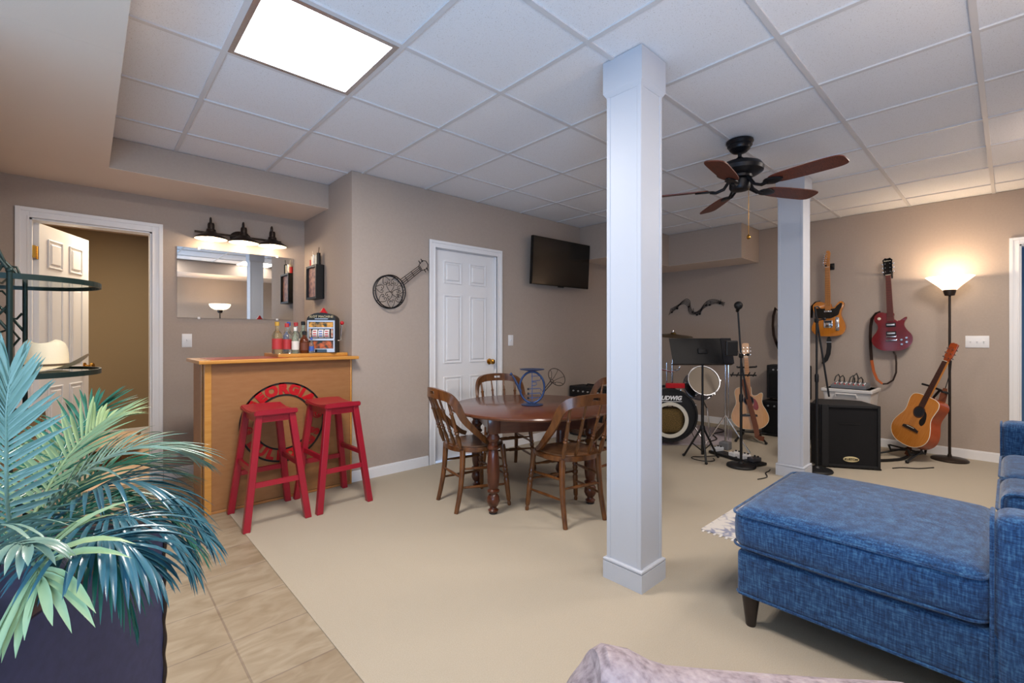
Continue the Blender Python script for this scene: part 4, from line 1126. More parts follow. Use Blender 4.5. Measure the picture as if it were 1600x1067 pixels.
def guitar_stand(A, label, neck_y):
    """A-frame stand built around the guitar's own frame A, standing on the floor"""
    O = A.translation; zz = A.to_3x3() @ V((0, 0, 1)); n0 = V((zz.x, zz.y, 0)).normalized(); sd = V((-n0.y, n0.x, 0))
    t = thing('guitar_stand', label, 'guitar stand', T(O.x, O.y, 0)); loc = lambda p: V(p) - V((O.x, O.y, 0))
    back = V((O.x, O.y, 0)) - n0 * .23
    yk = A @ V((0, neck_y, .0)); yk2 = yk - zz * .03
    m = MB(); m.tube([loc(back + V((0, 0, .30))), loc(back + V((0, 0, .55))), loc(yk2)], .011, 10); m.build('pole', M['black'], t)
    m = MB(); ax = A.to_3x3() @ V((1, 0, 0))
    m.tube([loc(yk2 - ax * .10 + zz * .09), loc(yk2 - ax * .10 + zz * .02), loc(yk2), loc(yk2 + ax * .10 + zz * .02), loc(yk2 + ax * .10 + zz * .09)], .010, 8); m.build('yoke', M['black'], t)
    for s in (-1, 1):
        m = MB(); ft_ = V((O.x, O.y, 0)) + n0 * .17 + sd * s * .15
        m.tube([loc(back + V((0, 0, .30))), loc(V((O.x, O.y, .085)) - n0 * .06 + sd * s * .07), loc(ft_ + V((0, 0, .02)))], .010, 8); lg = m.build('leg', M['black'], t)
        m = MB(); m.ball(loc(ft_ + V((0, 0, .016))), .016); m.build('foot', M['black'], lg)
        m = MB(); c = V((O.x, O.y, A.translation.z - .068)); m.tube([loc(c - n0 * .10 + sd * s * .07), loc(c + n0 * .09 + sd * s * .10), loc(c + n0 * .11 + sd * s * .10 + V((0, 0, .05)))], .010, 8); m.build('cradle_arm', M['black'], t)
    m = MB(); m.tube([loc(back + V((0, 0, .30))), loc(back - n0 * .05 - sd * .09 + V((0, 0, .012)))], .010, 8); m.build('leg', M['black'], t)
    m = MB(); m.tube([loc(V((O.x, O.y, .10)) + n0 * .04 + sd * -.16), loc(V((O.x, O.y, .10)) + n0 * .04 + sd * .16)], .008, 8); m.build('brace', M['black'], t)
    return t
guitar_stand(A1, 'black metal floor stand under the amber acoustic guitar', .50 + .10)
A2 = lean_basis((5.62, 2.03, .125), (-.93, -.36, 0), math.radians(9), math.radians(3))
t, top = guitar('acoustic_guitar', 'natural cutaway acoustic guitar with a red pickguard, leaning by the black amplifier', 'guitar', A2 @ T(0, 0, -.05) @ SCL(.97, .95, 1), CUT, .10, M['spruce'], M['maple'], M['maple'], H33, nut, True, M['dkside'], M['spruce'], neck_from=.45, fb_from=.40)
acoustic_trim(t, top, nut, M['pickguard_red'])
m = MB(); m.band([(-.05, .60, top + .03), (-.03, .50, top + .03), (.0, .34, top + .022), (.03, .18, top + .02), (.055, .03, top + .02), (.065, -.08, top + .03), (.09, -.095, top + .05), (.13, -.105, top + .07)], (0, 0, 1), .055, .004); m.build('strap', M['leather'], t, smooth=False)
guitar_stand(A2, 'black metal stand behind the natural cutaway guitar', .72)

# ------------------------------------------------------------------ floor lamps
def torchiere(x, y, label, rim, zrim, zb, bowl, power_e):
    t = thing('floor_lamp', label, 'floor lamp', T(x, y, 0))
    m = MB(); m.lathe([(.138, 0), (.140, .012), (.13, .022), (.05, .032), (.018, .036), (.014, .06)], 36); m.build('base', M['bronze'], t)
    m = MB(); m.cyl((0, 0, .04), (0, 0, zb - .02), .0115, .0095, 12); m.build('pole', M['bronze'], t)
    m = MB(); m.lathe([(.012, zb - .06), (.036, zb - .055), (.046, zb - .02), (.048, zb + .005), (.02, zb + .006)], 24); m.build('cup', M['bronze'], t)
    m = MB(); m.cyl((.046, 0, zb - .025), (.062, 0, zb - .025), .004, seg=8); m.build('switch', M['silver'], t)
    m = MB()
    if bowl: pr = [(.03, zb)] + [(.03 + (rim - .03) * math.sin(a), zb + (zrim - zb) * (1 - math.cos(a))) for a in [i * PI / 2 / 8 for i in range(1, 9)]]
    else: pr = [(.052, zb), (.085, zb + (zrim - zb) * .3), (rim * .98, zrim - .004), (rim, zrim)]
    m.lathe(pr + [(r - .005, z + .002) for r, z in pr[::-1]], 40, caps=False); m.build('shade', M['torch'], t)
    m = MB(); m.ball((0, 0, zb + .05), .028, sq=(1, 1, 1.3)); m.build('bulb', M['bulb'], t)
    return t
torchiere(6.13, .395, 'dark bronze floor lamp with a lit white glass shade against the wall', .178, 1.775, 1.648, False, 1)
torchiere(1.84, -.52, 'dark floor lamp with a lit white bowl shade, seen in the mirror', .175, 1.80, 1.69, True, 1)

# ------------------------------------------------------------------ speaker, bin, mixer, amplifiers
SPK = basis((.533, -.846, 0), (0, 0, 1), (-.846, -.533, 0), (4.962, 1.178, 0))   # x along the front, y up, z toward the room
sp = thing('speaker_cabinet', 'large black speaker cabinet with an oval cream badge, on the carpet beside the far column', 'speaker', SPK)
m = MB(); w, h, d = .46, .575, .42
m.prism([(-.012, 0), (w, 0), (w, -d * .8), (w * .7, -d), (w * .2, -d), (-.05, -.10)], .012, h, basis((1, 0, 0), (0, 0, 1), (0, 1, 0)) if False else Matrix(((1, 0, 0, 0), (0, 0, 1, 0), (0, 1, 0, 0), (0, 0, 0, 1))), bevel=.008)
m.build('cabinet', M['tolex'], sp, smooth=False)
m = MB()
for a, b in (((0.0, .012), (.055, h)), ((w - .022, .012), (w, h)), ((.055, h - .024), (w - .022, h)), ((.055, .012), (w - .022, .034))): m.box2((a[0], a[1], -.01), (b[0], b[1], .018), bevel=.003)
m.build('baffle_frame', M['tolex'], sp, smooth=False)
m = MB(); m.box2((.055, .034, -.008), (w - .022, h - .024, .006)); m.build('grille', M['grille'], sp, smooth=False)
m = MB(); m.box2((.14, .40, .005), (.31, .408, .009)); m.build('grille_bar', M['black'], sp, smooth=False)
m = MB(); m.lathe([(.052, 0), (.052, .004), (.048, .006), (.001, .006)], 32, T(.235, .085, .006) @ SCL(1.2, .48, 1)); bd = m.build('badge', M['logo_cream'], sp)
m = MB(); vv, ff = bold('KUSTOM', .026, .001, .001); m.add(vv, ff, T(.235, .085, .0125)); m.build('badge_lettering', M['black'], bd, smooth=False)
for x in (.02, w - .02):
    m = MB(); m.box2((x - .03, 0, -.06), (x + .03, .014, .012), bevel=.003); m.build('foot', M['black'], sp)
bi = thing('equipment_case', 'black case standing under the white storage bin, behind the speaker cabinet', 'case', T(5.93, 1.14, 0))
m = MB(); m.box2((-.2, -.2, .005), (.2, .2, .34), bevel=.008); m.build('shell', M['tolex'], bi, smooth=False)
m = MB(); m.tube([(-.205, -.06, .20), (-.23, -.05, .20), (-.23, .05, .20), (-.205, .06, .20)], .007, 8); m.build('handle', M['black'], bi)
bn = thing('storage_bin', 'pale grey plastic storage bin behind the speaker cabinet, under the cherry red guitar', 'storage bin', T(5.93, 1.14, .341))
m = MB(); zt = .315
vv = [(s * .19, q * .18, 0) for s, q in ((-1, -1), (1, -1), (1, 1), (-1, 1))] + [(s * .215, q * .205, zt) for s, q in ((-1, -1), (1, -1), (1, 1), (-1, 1))]
m.add(vv, [(3, 2, 1, 0), (4, 5, 6, 7)] + [(i, (i + 1) % 4, 4 + (i + 1) % 4, 4 + i) for i in range(4)]); bmesh.ops.bevel(m.bm, geom=list(m.bm.edges), offset=.012, segments=2, affect='EDGES')
m.build('tub', M['offwhite'], bn)
m = MB(); m.box2((-.228, -.218, zt - .035), (.228, .218, zt), bevel=.008); m.build('lid', M['offwhite'], bn, smooth=False)
m = MB(); m.tube([(-.222, -.09, .235), (-.228, -.085, .265), (-.228, .085, .265), (-.222, .09, .235)], .010, 8); m.build('handle', M['offwhite'], bn)
mx = thing('mixer', 'small mixing console with plugged cables on the pale storage bin', 'mixer', T(5.91, 1.14, .657) @ RZ(math.radians(90)))
m = MB()   # wedge, front (low) edge toward -y
m.add([(-.15, .12, 0), (.15, .12, 0), (.15, -.12, 0), (-.15, -.12, 0), (-.15, .12, .03), (.15, .12, .03), (.15, -.12, .055), (-.15, -.12, .055)], [(0, 1, 2, 3), (7, 6, 5, 4), (0, 4, 5, 1), (1, 5, 6, 2), (2, 6, 7, 3), (3, 7, 4, 0)])
m.build('console', M['grey_plastic'], mx, smooth=False)
for i in range(7):
    for j in range(3):
        m = MB(); x = -.12 + i * .04; y = .07 - j * .05; z = .055 - (y + .12) / .24 * .025; m.cyl((x, y, z - .002), (x, y, z + .012), .006, .005, 8); m.build('knob', M['white_plain'] if j else M['red_plain'], mx)
for x, hh in ((-.09, .06), (-.05, .10), (-.02, .075), (.07, .07), (.11, .08)):
    m = MB(); m.tube([(x, -.085, .05), (x, -.085, .05 + hh * .6), (x + .01, -.07, .05 + hh), (x + .03, -.05, .05 + hh * .7), (x + .035, -.02, .06)], .006, 8); m.build('plug_cable', M['black'], mx)
def amp(name, label, x, y, z, w, d, h, mt='tolex'):
    t = thing(name, label, 'amplifier', T(x, y, z) @ RZ(math.radians(-90)))      # front (-y local) toward -X
    m = MB(); m.box2((-w / 2, -d / 2, .008), (w / 2, d / 2, h), bevel=.01); m.build('cabinet', M[mt], t, smooth=False)
    m = MB(); m.box2((-w / 2 + .03, -d / 2 - .006, .04), (w / 2 - .03, -d / 2 + .004, h - .10), bevel=.004); m.build('grille', M['grille'], t, smooth=False)
    m = MB(); m.box2((-w / 2 + .03, -d / 2 - .008, h - .085), (w / 2 - .03, -d / 2 + .004, h - .025)); p = m.build('control_panel', M['black'], t, smooth=False)
    for i in range(6):
        m = MB(); xx = -w / 2 + .08 + i * (w - .16) / 5; m.cyl((xx, -d / 2 - .008, h - .055), (xx, -d / 2 - .022, h - .055), .010, seg=10); m.build('knob', M['silver'], p)
    m = MB(); m.tube([(-.09, 0, h), (-.08, 0, h + .02), (.08, 0, h + .02), (.09, 0, h)], .008, 8); m.build('handle', M['black'], t)
    for sx in (-1, 1):
        for sy in (-1, 1):
            m = MB(); m.cyl((sx * (w / 2 - .04), sy * (d / 2 - .04), 0), (sx * (w / 2 - .04), sy * (d / 2 - .04), .012), .016, seg=10); m.build('foot', M['black'], t)
    return t
amp('amplifier', 'black guitar amplifier on the carpet, right behind the far column and natural guitar', 6.15, 1.80, 0, .50, .26, .42)
amp('amplifier', 'tall black amplifier stacked on the lower amplifier, beside the strap of the dark guitar', 6.17, 1.795, .442, .42, .22, .41)
amp('amplifier', 'black amplifier box by the back wall, between the dining table and the nearest column', 4.45, 3.388, 0, .52, .26, .60)

# ------------------------------------------------------------------ mic and music stands
def round_stand(x, y, label, zp, boom, mic=None):
    t = thing('microphone_stand', label, 'microphone stand', T(x, y, 0))
    m = MB(); m.lathe([(.122, 0), (.126, .010), (.118, .022), (.03, .034), (.018, .05)], 32); m.build('base', M['black'], t)
    m = MB(); m.cyl((0, 0, .03), (0, 0, zp * .62), .0115, seg=10); m.cyl((0, 0, zp * .62), (0, 0, zp), .0085, seg=10); m.build('pole', M['black'], t)
    m = MB(); m.lathe([(.014, 0), (.017, .01), (.017, .06), (.013, .075)], 12, T(0, 0, zp * .62 - .04)); m.build('clutch', M['black'], t)
    b0, b1 = V(boom[0]), V(boom[1])
    m = MB(); m.cyl(b0, b1, .008, seg=8); m.lathe([(.02, -.014), (.022, 0), (.02, .014)], 12, T(0, 0, zp) @ RX(PI / 2)); m.build('boom', M['black'], t)
    m = MB(); m.tube([(0, 0, zp), (.012, -.045, zp + .01)], .006, 8); m.ball((.014, -.055, zp + .012), .014); m.build('wing_knob', M['black'], t)
    return t
d45 = V((.734, -.679, 0))                 # across the camera's view
t = round_stand(4.42, 1.678, 'black microphone stand with a round base, in front of the natural guitar', 1.02, ((0, 0, 1.0), tuple(d45 * -.028 + V((0, 0, 1.42)))))
m = MB(); c = V((0, 0, 1.43)) + d45 * -.035; m.cyl(c, c + V((0, 0, .0)) + d45 * -.01 + V((-.03, -.03, .035)), .014, .02, 12)
mc = m.build('microphone', M['black'], t)
m = MB(); m.ball(tuple(c + V((-.035, -.035, .05)) + d45 * -.012), .038, sq=(1, 1, 1)); m.build('windscreen', M['black'], mc)
m = MB(); m.tube([(0, 0, .97), tuple(d45 * .03 + V((0, 0, .80))), tuple(d45 * .055 + V((0, 0, .62)))], .008, 8); m.build('counterweight_arm', M['black'], t)
m = MB(); m.tube([tuple(d45 * -.10 + V((0, 0, .845))), tuple(d45 * .14 + V((0, 0, .84)))], .007, 8)
for s in (-.09, -.04, .06, .11): m.tube([tuple(d45 * s + V((0, 0, .83))), tuple(d45 * s + V((-.03, -.03, .87)))], .005, 6)
m.build('pick_bar', M['black'], t)
m = MB(); m.box((0, 0, 0), (.11, .03, .14), T(*(d45 * -.10 + V((-.02, -.02, 1.09)))) @ RZ(-.75), bevel=.01); m.build('tablet_holder', M['black'], t, smooth=False)
m = MB(); m.tube([tuple(d45 * -.045 + V((-.02, -.02, 1.06))), (0, 0, 1.03)], .008, 8); m.build('clamp', M['chrome'], t)
t = round_stand(4.765, 1.165, 'black boom microphone stand between the far column and the speaker cabinet', 1.34, ((-.01, .012, 1.46), (.10, -.07, .66)))
m = MB(); m.tube([(-.01, .012, 1.46), (.004, -.004, 1.465), (.02, -.018, 1.45)], .006, 8); m.build('hook', M['black'], t)

ms = thing('music_stand', 'black music stand with a solid desk, in front of the drum kit', 'music stand', T(4.40, 2.03, 0))
m = MB(); m.cyl((0, 0, .05), (0, 0, .62), .014, seg=12); m.cyl((0, 0, .6), (0, 0, .96), .010, seg=12); m.build('pole', M['black'], ms)
mm = basis((.734, -.679, 0), (.20, .216, .955), (-.65, -.70, .29), (0, 0, 1.055))
m = MB(); m.add([(-.30, -.125, 0), (.285, -.125, 0), (.262, .13, 0), (-.335 + .02, .13, 0)], [(0, 1, 2, 3)], mm)
for f in list(m.bm.faces): pass
r = bmesh.ops.solidify(m.bm, geom=list(m.bm.faces), thickness=.004); m.box2((-.30, -.129, -.05), (.285, -.124, 0), mm); m.build('desk', M['black'], ms, smooth=False)
m = MB(); m.box2((.19, -.125, .002), (.29, .13, .006), mm); m.build('desk_flap', M['dark'], ms, smooth=False)
m = MB(); m.lathe([(.022, 0), (.028, .02), (.02, .05)], 14, T(0, 0, .92)); m.box((0, 0, .008), (.09, .05, .016), mm, bevel=.003); m.build('tilt_bracket', M['black'], ms)
for a in (258, 18, 138):
    a = math.radians(a - 43); e = V((math.cos(a), math.sin(a), 0)); m = MB()
    m.tube([e * .015 + V((0, 0, .30)), e * .18 + V((0, 0, .012))], .010, 8); m.tube([V((0, 0, .08)), e * .10 + V((0, 0, .145))], .006, 6); lg = m.build('leg', M['black'], ms)
    m = MB(); m.ball(tuple(e * .185 + V((0, 0, .014))), .014); m.build('foot', M['black'], lg)
m = MB(); m.lathe([(.02, 0), (.026, .02), (.02, .05)], 14, T(0, 0, .28)); m.build('collar', M['black'], ms)

# ------------------------------------------------------------------ drum kit
DN = V((-.74, -.67, 0)).normalized()
mt_ = bpy.data.meshes  # noqa
m = MB(); m.add([(4.62, 2.62, .003), (5.20, 2.08, .003), (6.05, 2.40, .003), (6.05, 3.45, .003), (5.2, 3.45, .003), (4.62, 3.2, .003)], [(0, 1, 2, 3, 4, 5)])
bmesh.ops.solidify(m.bm, geom=list(m.bm.faces), thickness=.003)
tag(m.build('drum_mat', mat('pale floor mat', '#b8aeb4', .9, var='#a79da4', scale=60), smooth=False), 'pale flat mat on the carpet under the drum kit', 'mat')
BC = V((4.70, 2.53, .335))
bd = thing('bass_drum', 'black bass drum with white lettering on its front head, part hidden by the nearest column', 'drum', basis(V((0, 0, 1)).cross(DN), (0, 0, 1), DN, BC))
R = .285
m = MB(); m.ring(R - .008, R - .016, -.36, -.005, 48); m.build('shell', M['black_gloss'], bd)
m = MB(); m.ring(R + .006, R - .014, -.012, .022, 56); m.ring(R + .006, R - .014, -.375, -.345, 56); m.build('hoop', M['black'], bd)
m = MB()          # black head with a round window left open
hc = (0, -.055); hr = .198; n = 64; vv = []; ff = []
for i in range(n):
    a = 2 * PI * i / n; vv += [((R - .012) * math.cos(a), (R - .012) * math.sin(a), .004), (hc[0] + hr * math.cos(a), hc[1] + hr * math.sin(a), .004)]
for i in range(n): j = (i + 1) % n; ff.append((2 * i, 2 * j, 2 * j + 1, 2 * i + 1))
m.add(vv, ff); m.build('front_head', M['black'], bd, smooth=False)
m = MB(); m.ring(hr, hr - .038, -.012, .001, 48, T(hc[0], hc[1], 0)); m.build('muffle_ring', mat('cream felt', '#cfcabc', .9), bd)
m = MB(); m.rbox((0, -.075, -.10), (.36, .30, .14), .07, n=4, k=5); m.build('pillow', M['basket'], bd)
m = MB(); vv, ff = bold('LUDWIG', .062, .001, .003); m.add(vv, ff, T(.0, .185, .0055) @ Matrix(((1, .25, 0, 0), (0, 1, 0, 0), (0, 0, 1, 0), (0, 0, 0, 1)))); m.box2((-.12, .146, .0045), (.125, .152, .0065)); m.build('lettering', M['white_plain'], bd, smooth=False)
for i in range(8):
    a = 2 * PI * (i + .5) / 8; m = MB(); m.box((0, 0, 0), (.03, .022, .06), RZ(a) @ T(R + .008, 0, -.01), bevel=.005); m.build('claw', M['chrome'], bd)
for s in (-1, 1):
    m = MB(); m.tube([(s * R * .9, -.10, -.06), (s * (R + .05), -.25, .02), (s * (R + .07), -.325, .05)], .008, 8); m.build('spur', M['chrome'], bd)
m = MB(); m.box((.06, R + .035, -.03), (.20, .055, .05), bevel=.006); m.build('badge_box', M['red_plain'], bd, smooth=False)
for x in (.0, .06):
    m = MB(); m.cyl((x, R, -.16), (x, R + .28, -.16), .010, seg=10); m.build('tom_post', M['chrome'], bd)
m = MB(); m.tube([(-.10, R + .22, -.16), (.05, R + .18, -.16), (.13, R + .20, -.16), (.15, R + .245, -.16), (.10, R + .27, -.16)], .011, 8); m.build('tom_arm', M['chrome'], bd)

tm = thing('tom_drum', 'chrome tom drum tilted toward the room, beside the bass drum', 'drum', T(4.972, 2.280, .712) @ basis((.70, -.71, 0), (.30, .30, .9), (-.60, -.60, .42)))
m = MB(); m.ring(.165, .158, -.17, 0, 40); m.build('shell', M['chrome_dull'], tm)
m = MB(); m.ring(.172, .165, -.004, .010, 40); m.ring(.172, .165, -.18, -.162, 40); m.build('hoop', M['chrome_dull'], tm)
m = MB(); m.lathe([(.162, .002), (.001, .002)], 40, caps=False); m.build('head', M['drumhead'], tm)
m = MB(); m.lathe([(.162, -.172), (.001, -.172)], 40, caps=False); m.build('head', M['drumhead'], tm)
for i in range(6):
    a = 2 * PI * i / 6; m = MB(); m.cyl((.178 * math.cos(a), .178 * math.sin(a), -.16), (.178 * math.cos(a), .178 * math.sin(a), .008), .004, seg=6); m.box((0, 0, 0), (.02, .022, .05), RZ(a) @ T(.172, 0, -.08), bevel=.004); m.build('lug', M['chrome'], tm)
m = MB(); m.tube([(-.01, -.17, -.12), (.0, -.30, -.04), (.02, -.48, -.12), (.04, -.70, -.235)], .009, 8); m.build('leg', M['chrome'], tm)
cs = thing('cymbal_stand', 'tall stand with a bronze cymbal above the bass drum', 'cymbal stand', T(5.22, 2.78, 0))
m = MB(); m.cyl((0, 0, .2), (0, 0, 1.22), .011, .007, 10); m.build('pole', M['chrome'], cs)
for k in range(3):
    a = 2 * PI * k / 3 + .4; m = MB(); m.tube([(0, 0, .42), (.20 * math.cos(a), .20 * math.sin(a), .2), (.30 * math.cos(a), .30 * math.sin(a), .012)], .008, 8); m.build('leg', M['chrome'], cs)
m = MB(); m.lathe([(.225, 0), (.18, .008), (.08, .020), (.035, .028), (.026, .044), (.006, .048)], 48, T(-.02, -.02, 1.20) @ RX(.10) @ RY(-.06)); m.build('cymbal', M['cymbal'], cs)
m = MB(); m.lathe([(.012, 0), (.014, .01), (.006, .03)], 12, T(-.02, -.02, 1.245)); m.build('wing_nut', M['chrome'], cs)
hs = thing('chrome_stand', 'chrome tripod stand between the music stand and the natural guitar', 'stand', T(4.98, 2.05, 0))
m = MB(); m.cyl((0, 0, .06), (0, 0, .95), .011, seg=10); m.cyl((.03, -.02, .10), (.03, -.02, .93), .004, seg=8); m.build('pole', M['chrome'], hs)
for k in range(3):
    a = 2 * PI * k / 3 + 2.5; m = MB(); m.tube([(0, 0, .36), (.26 * math.cos(a), .26 * math.sin(a), .012)], .008, 8); m.build('leg', M['chrome'], hs)
m = MB(); m.box((0, 0, .04), (.10, .10, .08), bevel=.01); m.build('foot_block', M['grey_plastic'], hs, smooth=False)

# ------------------------------------------------------------------ pedal board, cables
pb_d = V((4.455 - 4.64, 1.45 - 1.97, 0)).normalized()
PB = basis(pb_d, V((0, 0, 1)).cross(pb_d), (0, 0, 1), (4.745, 2.075, 0))
pb = thing('pedal_board', 'black pedal board lying on the carpet behind the round microphone stand base', 'pedal board', PB)
m = MB(); m.box2((0, -.07, .006), (.56, .07, .03), bevel=.006); m.build('tray', M['black'], pb, smooth=False)
PEDW = [(.05, '#bfc4cc', 'silver blue'), (.27, '#d8d8d8', 'white'), (.37, '#cfcfd2', 'pale grey'), (.48, '#3a3a40', 'dark grey')]
for i, (x, c, n) in enumerate(PEDW):
    w = thing('effects_pedal', n + ' effects pedal on the black pedal board', 'effects pedal', PB @ T(x, 0, .031), 'effects pedals')
    m = MB(); m.box2((-.035, -.055, 0), (.035, .055, .038), bevel=.006); m.build('housing', mat('pedal ' + n, c, .4), w, smooth=False)
    for dx in (-.018, .018):
        m = MB(); m.cyl((dx, .03, .037), (dx, .03, .05), .008, seg=10); m.build('knob', M['black'], w)
    m = MB(); m.cyl((0, -.03, .037), (0, -.03, .048), .009, seg=12); m.build('foot_switch', M['chrome'], w)
def cable(name, pts, label, r=.0045, mt='black'):
    o = cr([(p[0], p[1]) for p in pts], 8, False); z = [p[2] if len(p) > 2 else r for p in pts]; q = []
    for i, (x, y) in enumerate(o):
        u = i / (len(o) - 1) * (len(z) - 1); k = min(int(u), len(z) - 2); q.append((x, y, z[k] + (z[k + 1] - z[k]) * (u - k)))
    m = MB(); m.tube(q, r, 6); return tag(m.build(name, M[mt]), label, 'cable')
cable('cable', [(4.62, 1.99), (4.54, 2.04), (4.47, 2.08), (4.42, 2.13), (4.36, 2.12), (4.33, 2.03), (4.37, 1.95), (4.44, 1.93), (4.50, 1.97)], 'thin black cable looped around the foot of the music stand')
cable('cable', [(4.50, 1.46), (4.44, 1.45), (4.36, 1.45), (4.24, 1.40), (4.12, 1.43)], 'black cable end running from the pedal board past the far column base')
cable('cable', [(5.45, .92, .015), (5.75, .72, .015), (6.1, .66, .03), (6.2, .60, .03)], 'black cable bundle against the wall beside the speaker cabinet', .014)
cable('cable', [(5.36, .72), (5.45, .66), (5.52, .56), (5.66, .47)], 'black cable curving past the floor stand of the amber guitar', .005)
cable('cable', [(5.40, .95, .42), (5.7, .86, .30), (5.68, .97, .30), (5.80, .99, .33)], 'thin cable drooping from the speaker cabinet to the amber guitar', .003)
cable('cable', [(5.15, 2.3, .0125), (5.35, 2.30, .0125), (5.6, 2.45, .0125), (5.85, 2.42, .0125), (6.0, 2.6, .0125)], 'black cable lying on the pale mat behind the drums', .006)

# metal music-note ribbon on the wall
mn = thing('music_note_sculpture', 'black wire ribbon of music notes on the wall above the drum kit', 'wall decoration', at(FR, XW - .008, 3.02, 1.60))
spine = [(-.40, -.045), (-.34, -.01), (-.27, .035), (-.21, .08), (-.15, .10), (-.10, .06), (-.09, -.01), (-.06, -.06), (.0, -.075), (.06, -.055), (.11, .01), (.17, .055), (.25, .075), (.33, .065), (.40, .03)]
c5 = cr(spine, 5, False)
m = MB()
for k in range(5):
    f = (k - 2) / 2; pts = []
    for i, (x, y) in enumerate(c5):
        u = i / (len(c5) - 1); w = .012 + .030 * abs(math.cos(u * 2.6 * PI + .15)) ; pts.append((x + f * w * .35, y + f * w, .01))
    m.tube(pts, .0028, 5)
m.build('staff_wires', M['iron'], mn)
for x, y in ((-.36, -.05), (-.275, -.0), (-.10, .02), (-.045, -.06), (.02, -.10), (.06, -.09), (.15, .03), (.20, .03), (.34, .045)):
    m = MB(); m.ball((x, y, .012), .013, sq=(1.25, .9, .4)); m.tube([(x + .013, y, .012), (x + .013, y + .055, .012)], .003, 5); m.build('note', M['iron'], mn)
# ------------------------------------------------------------------ sofa with chaise
so = thing('sectional_sofa', 'blue chenille sectional sofa with a long chaise on tapered dark legs', 'sofa', T(0, 0, 0))
x0, x1 = 1.985, 4.30; ys = .035; yb = -.93; ch1 = 2.80; yc = .772
m = MB(); m.rbox(((x0 + ch1) / 2, (yb + yc) / 2, .228), (ch1 - x0, yc - yb, .178), .018, n=3, k=8); m.build('chaise_base', M['blue'], so)
m = MB(); m.rbox(((ch1 + x1) / 2, (yb + ys) / 2 - .01, .228), (x1 - ch1, ys - yb - .02, .178), .018, n=3, k=8); m.build('seat_base', M['blue'], so)
m = MB(); m.rbox(((x0 + ch1) / 2 + .0, (yc + .012 + ys) / 2 + .0, .402), (ch1 - x0 + .012, yc - ys + .018, .168), .055, n=5, k=10, bulge=(.012, .014, .028)); 
m.rbox(((x0 + .15 + ch1) / 2 + .02, (ys - .70) / 2, .402), (ch1 - x0 - .13, .74, .166), .055, n=4, k=8, bulge=(0, 0, .02)); cc = m.build('chaise_cushion', M['blue'], so)
def piping(parent, pts, r=.0055):
    m = MB(); m.tube(pts, r, 6, closed=True); m.build('piping', M['blue'], parent)
def rrect(xa, xb, ya, yb_, r, z):
    o = []
    for cx, cy, a0 in ((xb - r, yb_ - r, 0), (xa + r, yb_ - r, PI / 2), (xa + r, ya + r, PI), (xb - r, ya + r, 3 * PI / 2)):
        o += [(cx + r * math.cos(a0 + i * PI / 12), cy + r * math.sin(a0 + i * PI / 12), z) for i in range(7)]
    return o
piping(cc, rrect(x0 - .012, ch1 + .010, ys + .008, yc + .020, .05, .470)); piping(cc, rrect(x0 - .010, ch1 + .008, ys + .008, yc + .018, .05, .338))
m = MB(); m.tube([(x0 + .0, ys + .01, .142), (x0, yc - .01, .142), (x0 + .012, yc, .142), (ch1 - .01, yc, .142)], .006, 6); m.build('base_piping', M['blue'], so)
zt = .672
def arm(xa, xb, nm):
    m = MB(); m.rbox(((xa + xb) / 2, (yb + ys) / 2, (.14 + zt) / 2), (xb - xa, ys - yb, zt - .14), .045, n=5, k=6, bulge=(0, .006, .006)); a = m.build(nm, M['blue'], so)
    o = []; r = .045; e = .010
    for y in (ys + .001,):
        p = [(xa + e, .15), (xa + e, zt - r)] + [(xa + e + (r) * (1 - math.cos(t)), zt - r + (r - e) * math.sin(t)) for t in [i * PI / 12 for i in range(1, 7)]]
        p += [(xb + xa - q[0], q[1]) for q in p[::-1]]
        m = MB(); m.tube([(u, y, v) for u, v in p], .006, 6); m.build('piping', M['blue'], a)
arm(x0 - .012, x0 + .15, 'arm'); arm(x1 - .17, x1, 'arm')
m = MB(); m.rbox(((x0 + x1) / 2, yb + .10, .47), (x1 - x0 - .30, .20, .66), .06, n=4, k=8); m.build('backrest', M['blue'], so)
for a, b in ((ch1 + .01, 3.46), (3.47, x1 - .175)):
    m = MB(); m.rbox(((a + b) / 2, -.345, .402), (b - a, .75, .168), .05, n=4, k=8, bulge=(0, .01, .022)); c_ = m.build('seat_cushion', M['blue'], so)
    piping(c_, rrect(a, b, -.71, ys + .003, .05, .468))
for a, b in ((x0 + .17, ch1), (ch1 + .01, 3.46), (3.47, x1 - .175)):
    m = MB(); m.rbox(((a + b) / 2, -.63, .66), (b - a - .01, .20, .42), .08, T(0, 0, 0), n=4, k=6, bulge=(0, .03, .01)); m.build('back_cushion', M['blue'], so)
for x, y in ((x0 + .045, yc - .04), (ch1 - .06, yc - .04), (x0 + .055, yb + .06), (x1 - .07, yb + .06), (x1 - .07, ys - .08)):
    m = MB(); m.lathe([(.017, 0), (.019, .004), (.034, .125), (.036, .142)], 20, T(x, y, 0)); m.build('leg', M['dkwood'], so)
cu = thing('throw_pillow', 'low blue cushion lying on the chaise just behind the near arm', 'cushion', T(2.46, -.16, .582))
m = MB(); m.rbox((0, 0, 0), (.13, .36, .13), .04, n=4, k=7, bulge=(.01, 0, .005)); b = m.build('cover', M['blue'], cu)
m = MB(); m.tube([(-.062, y - .0, z) for (y, z, _) in rrect(-.178, .178, -.06, .062, .03, 0)], .005, 6, closed=True); m.build('piping', M['blue'], b)

m = MB(); m.box2((2.80, -.80, .001), (4.34, 1.30, .008))
rg = thing('area_rug', 'pale rug with a faded blue grey pattern, sticking out from under the chaise', 'rug', T(0, 0, 0)); m.build('pile', M['rug'], rg, smooth=False)
m = MB()
for i in range(60):
    y = -.79 + i * .035; m.box2((2.775, y, .001), (2.80, y + .012, .005))
m.build('fringe', M['paper'], rg, smooth=False)

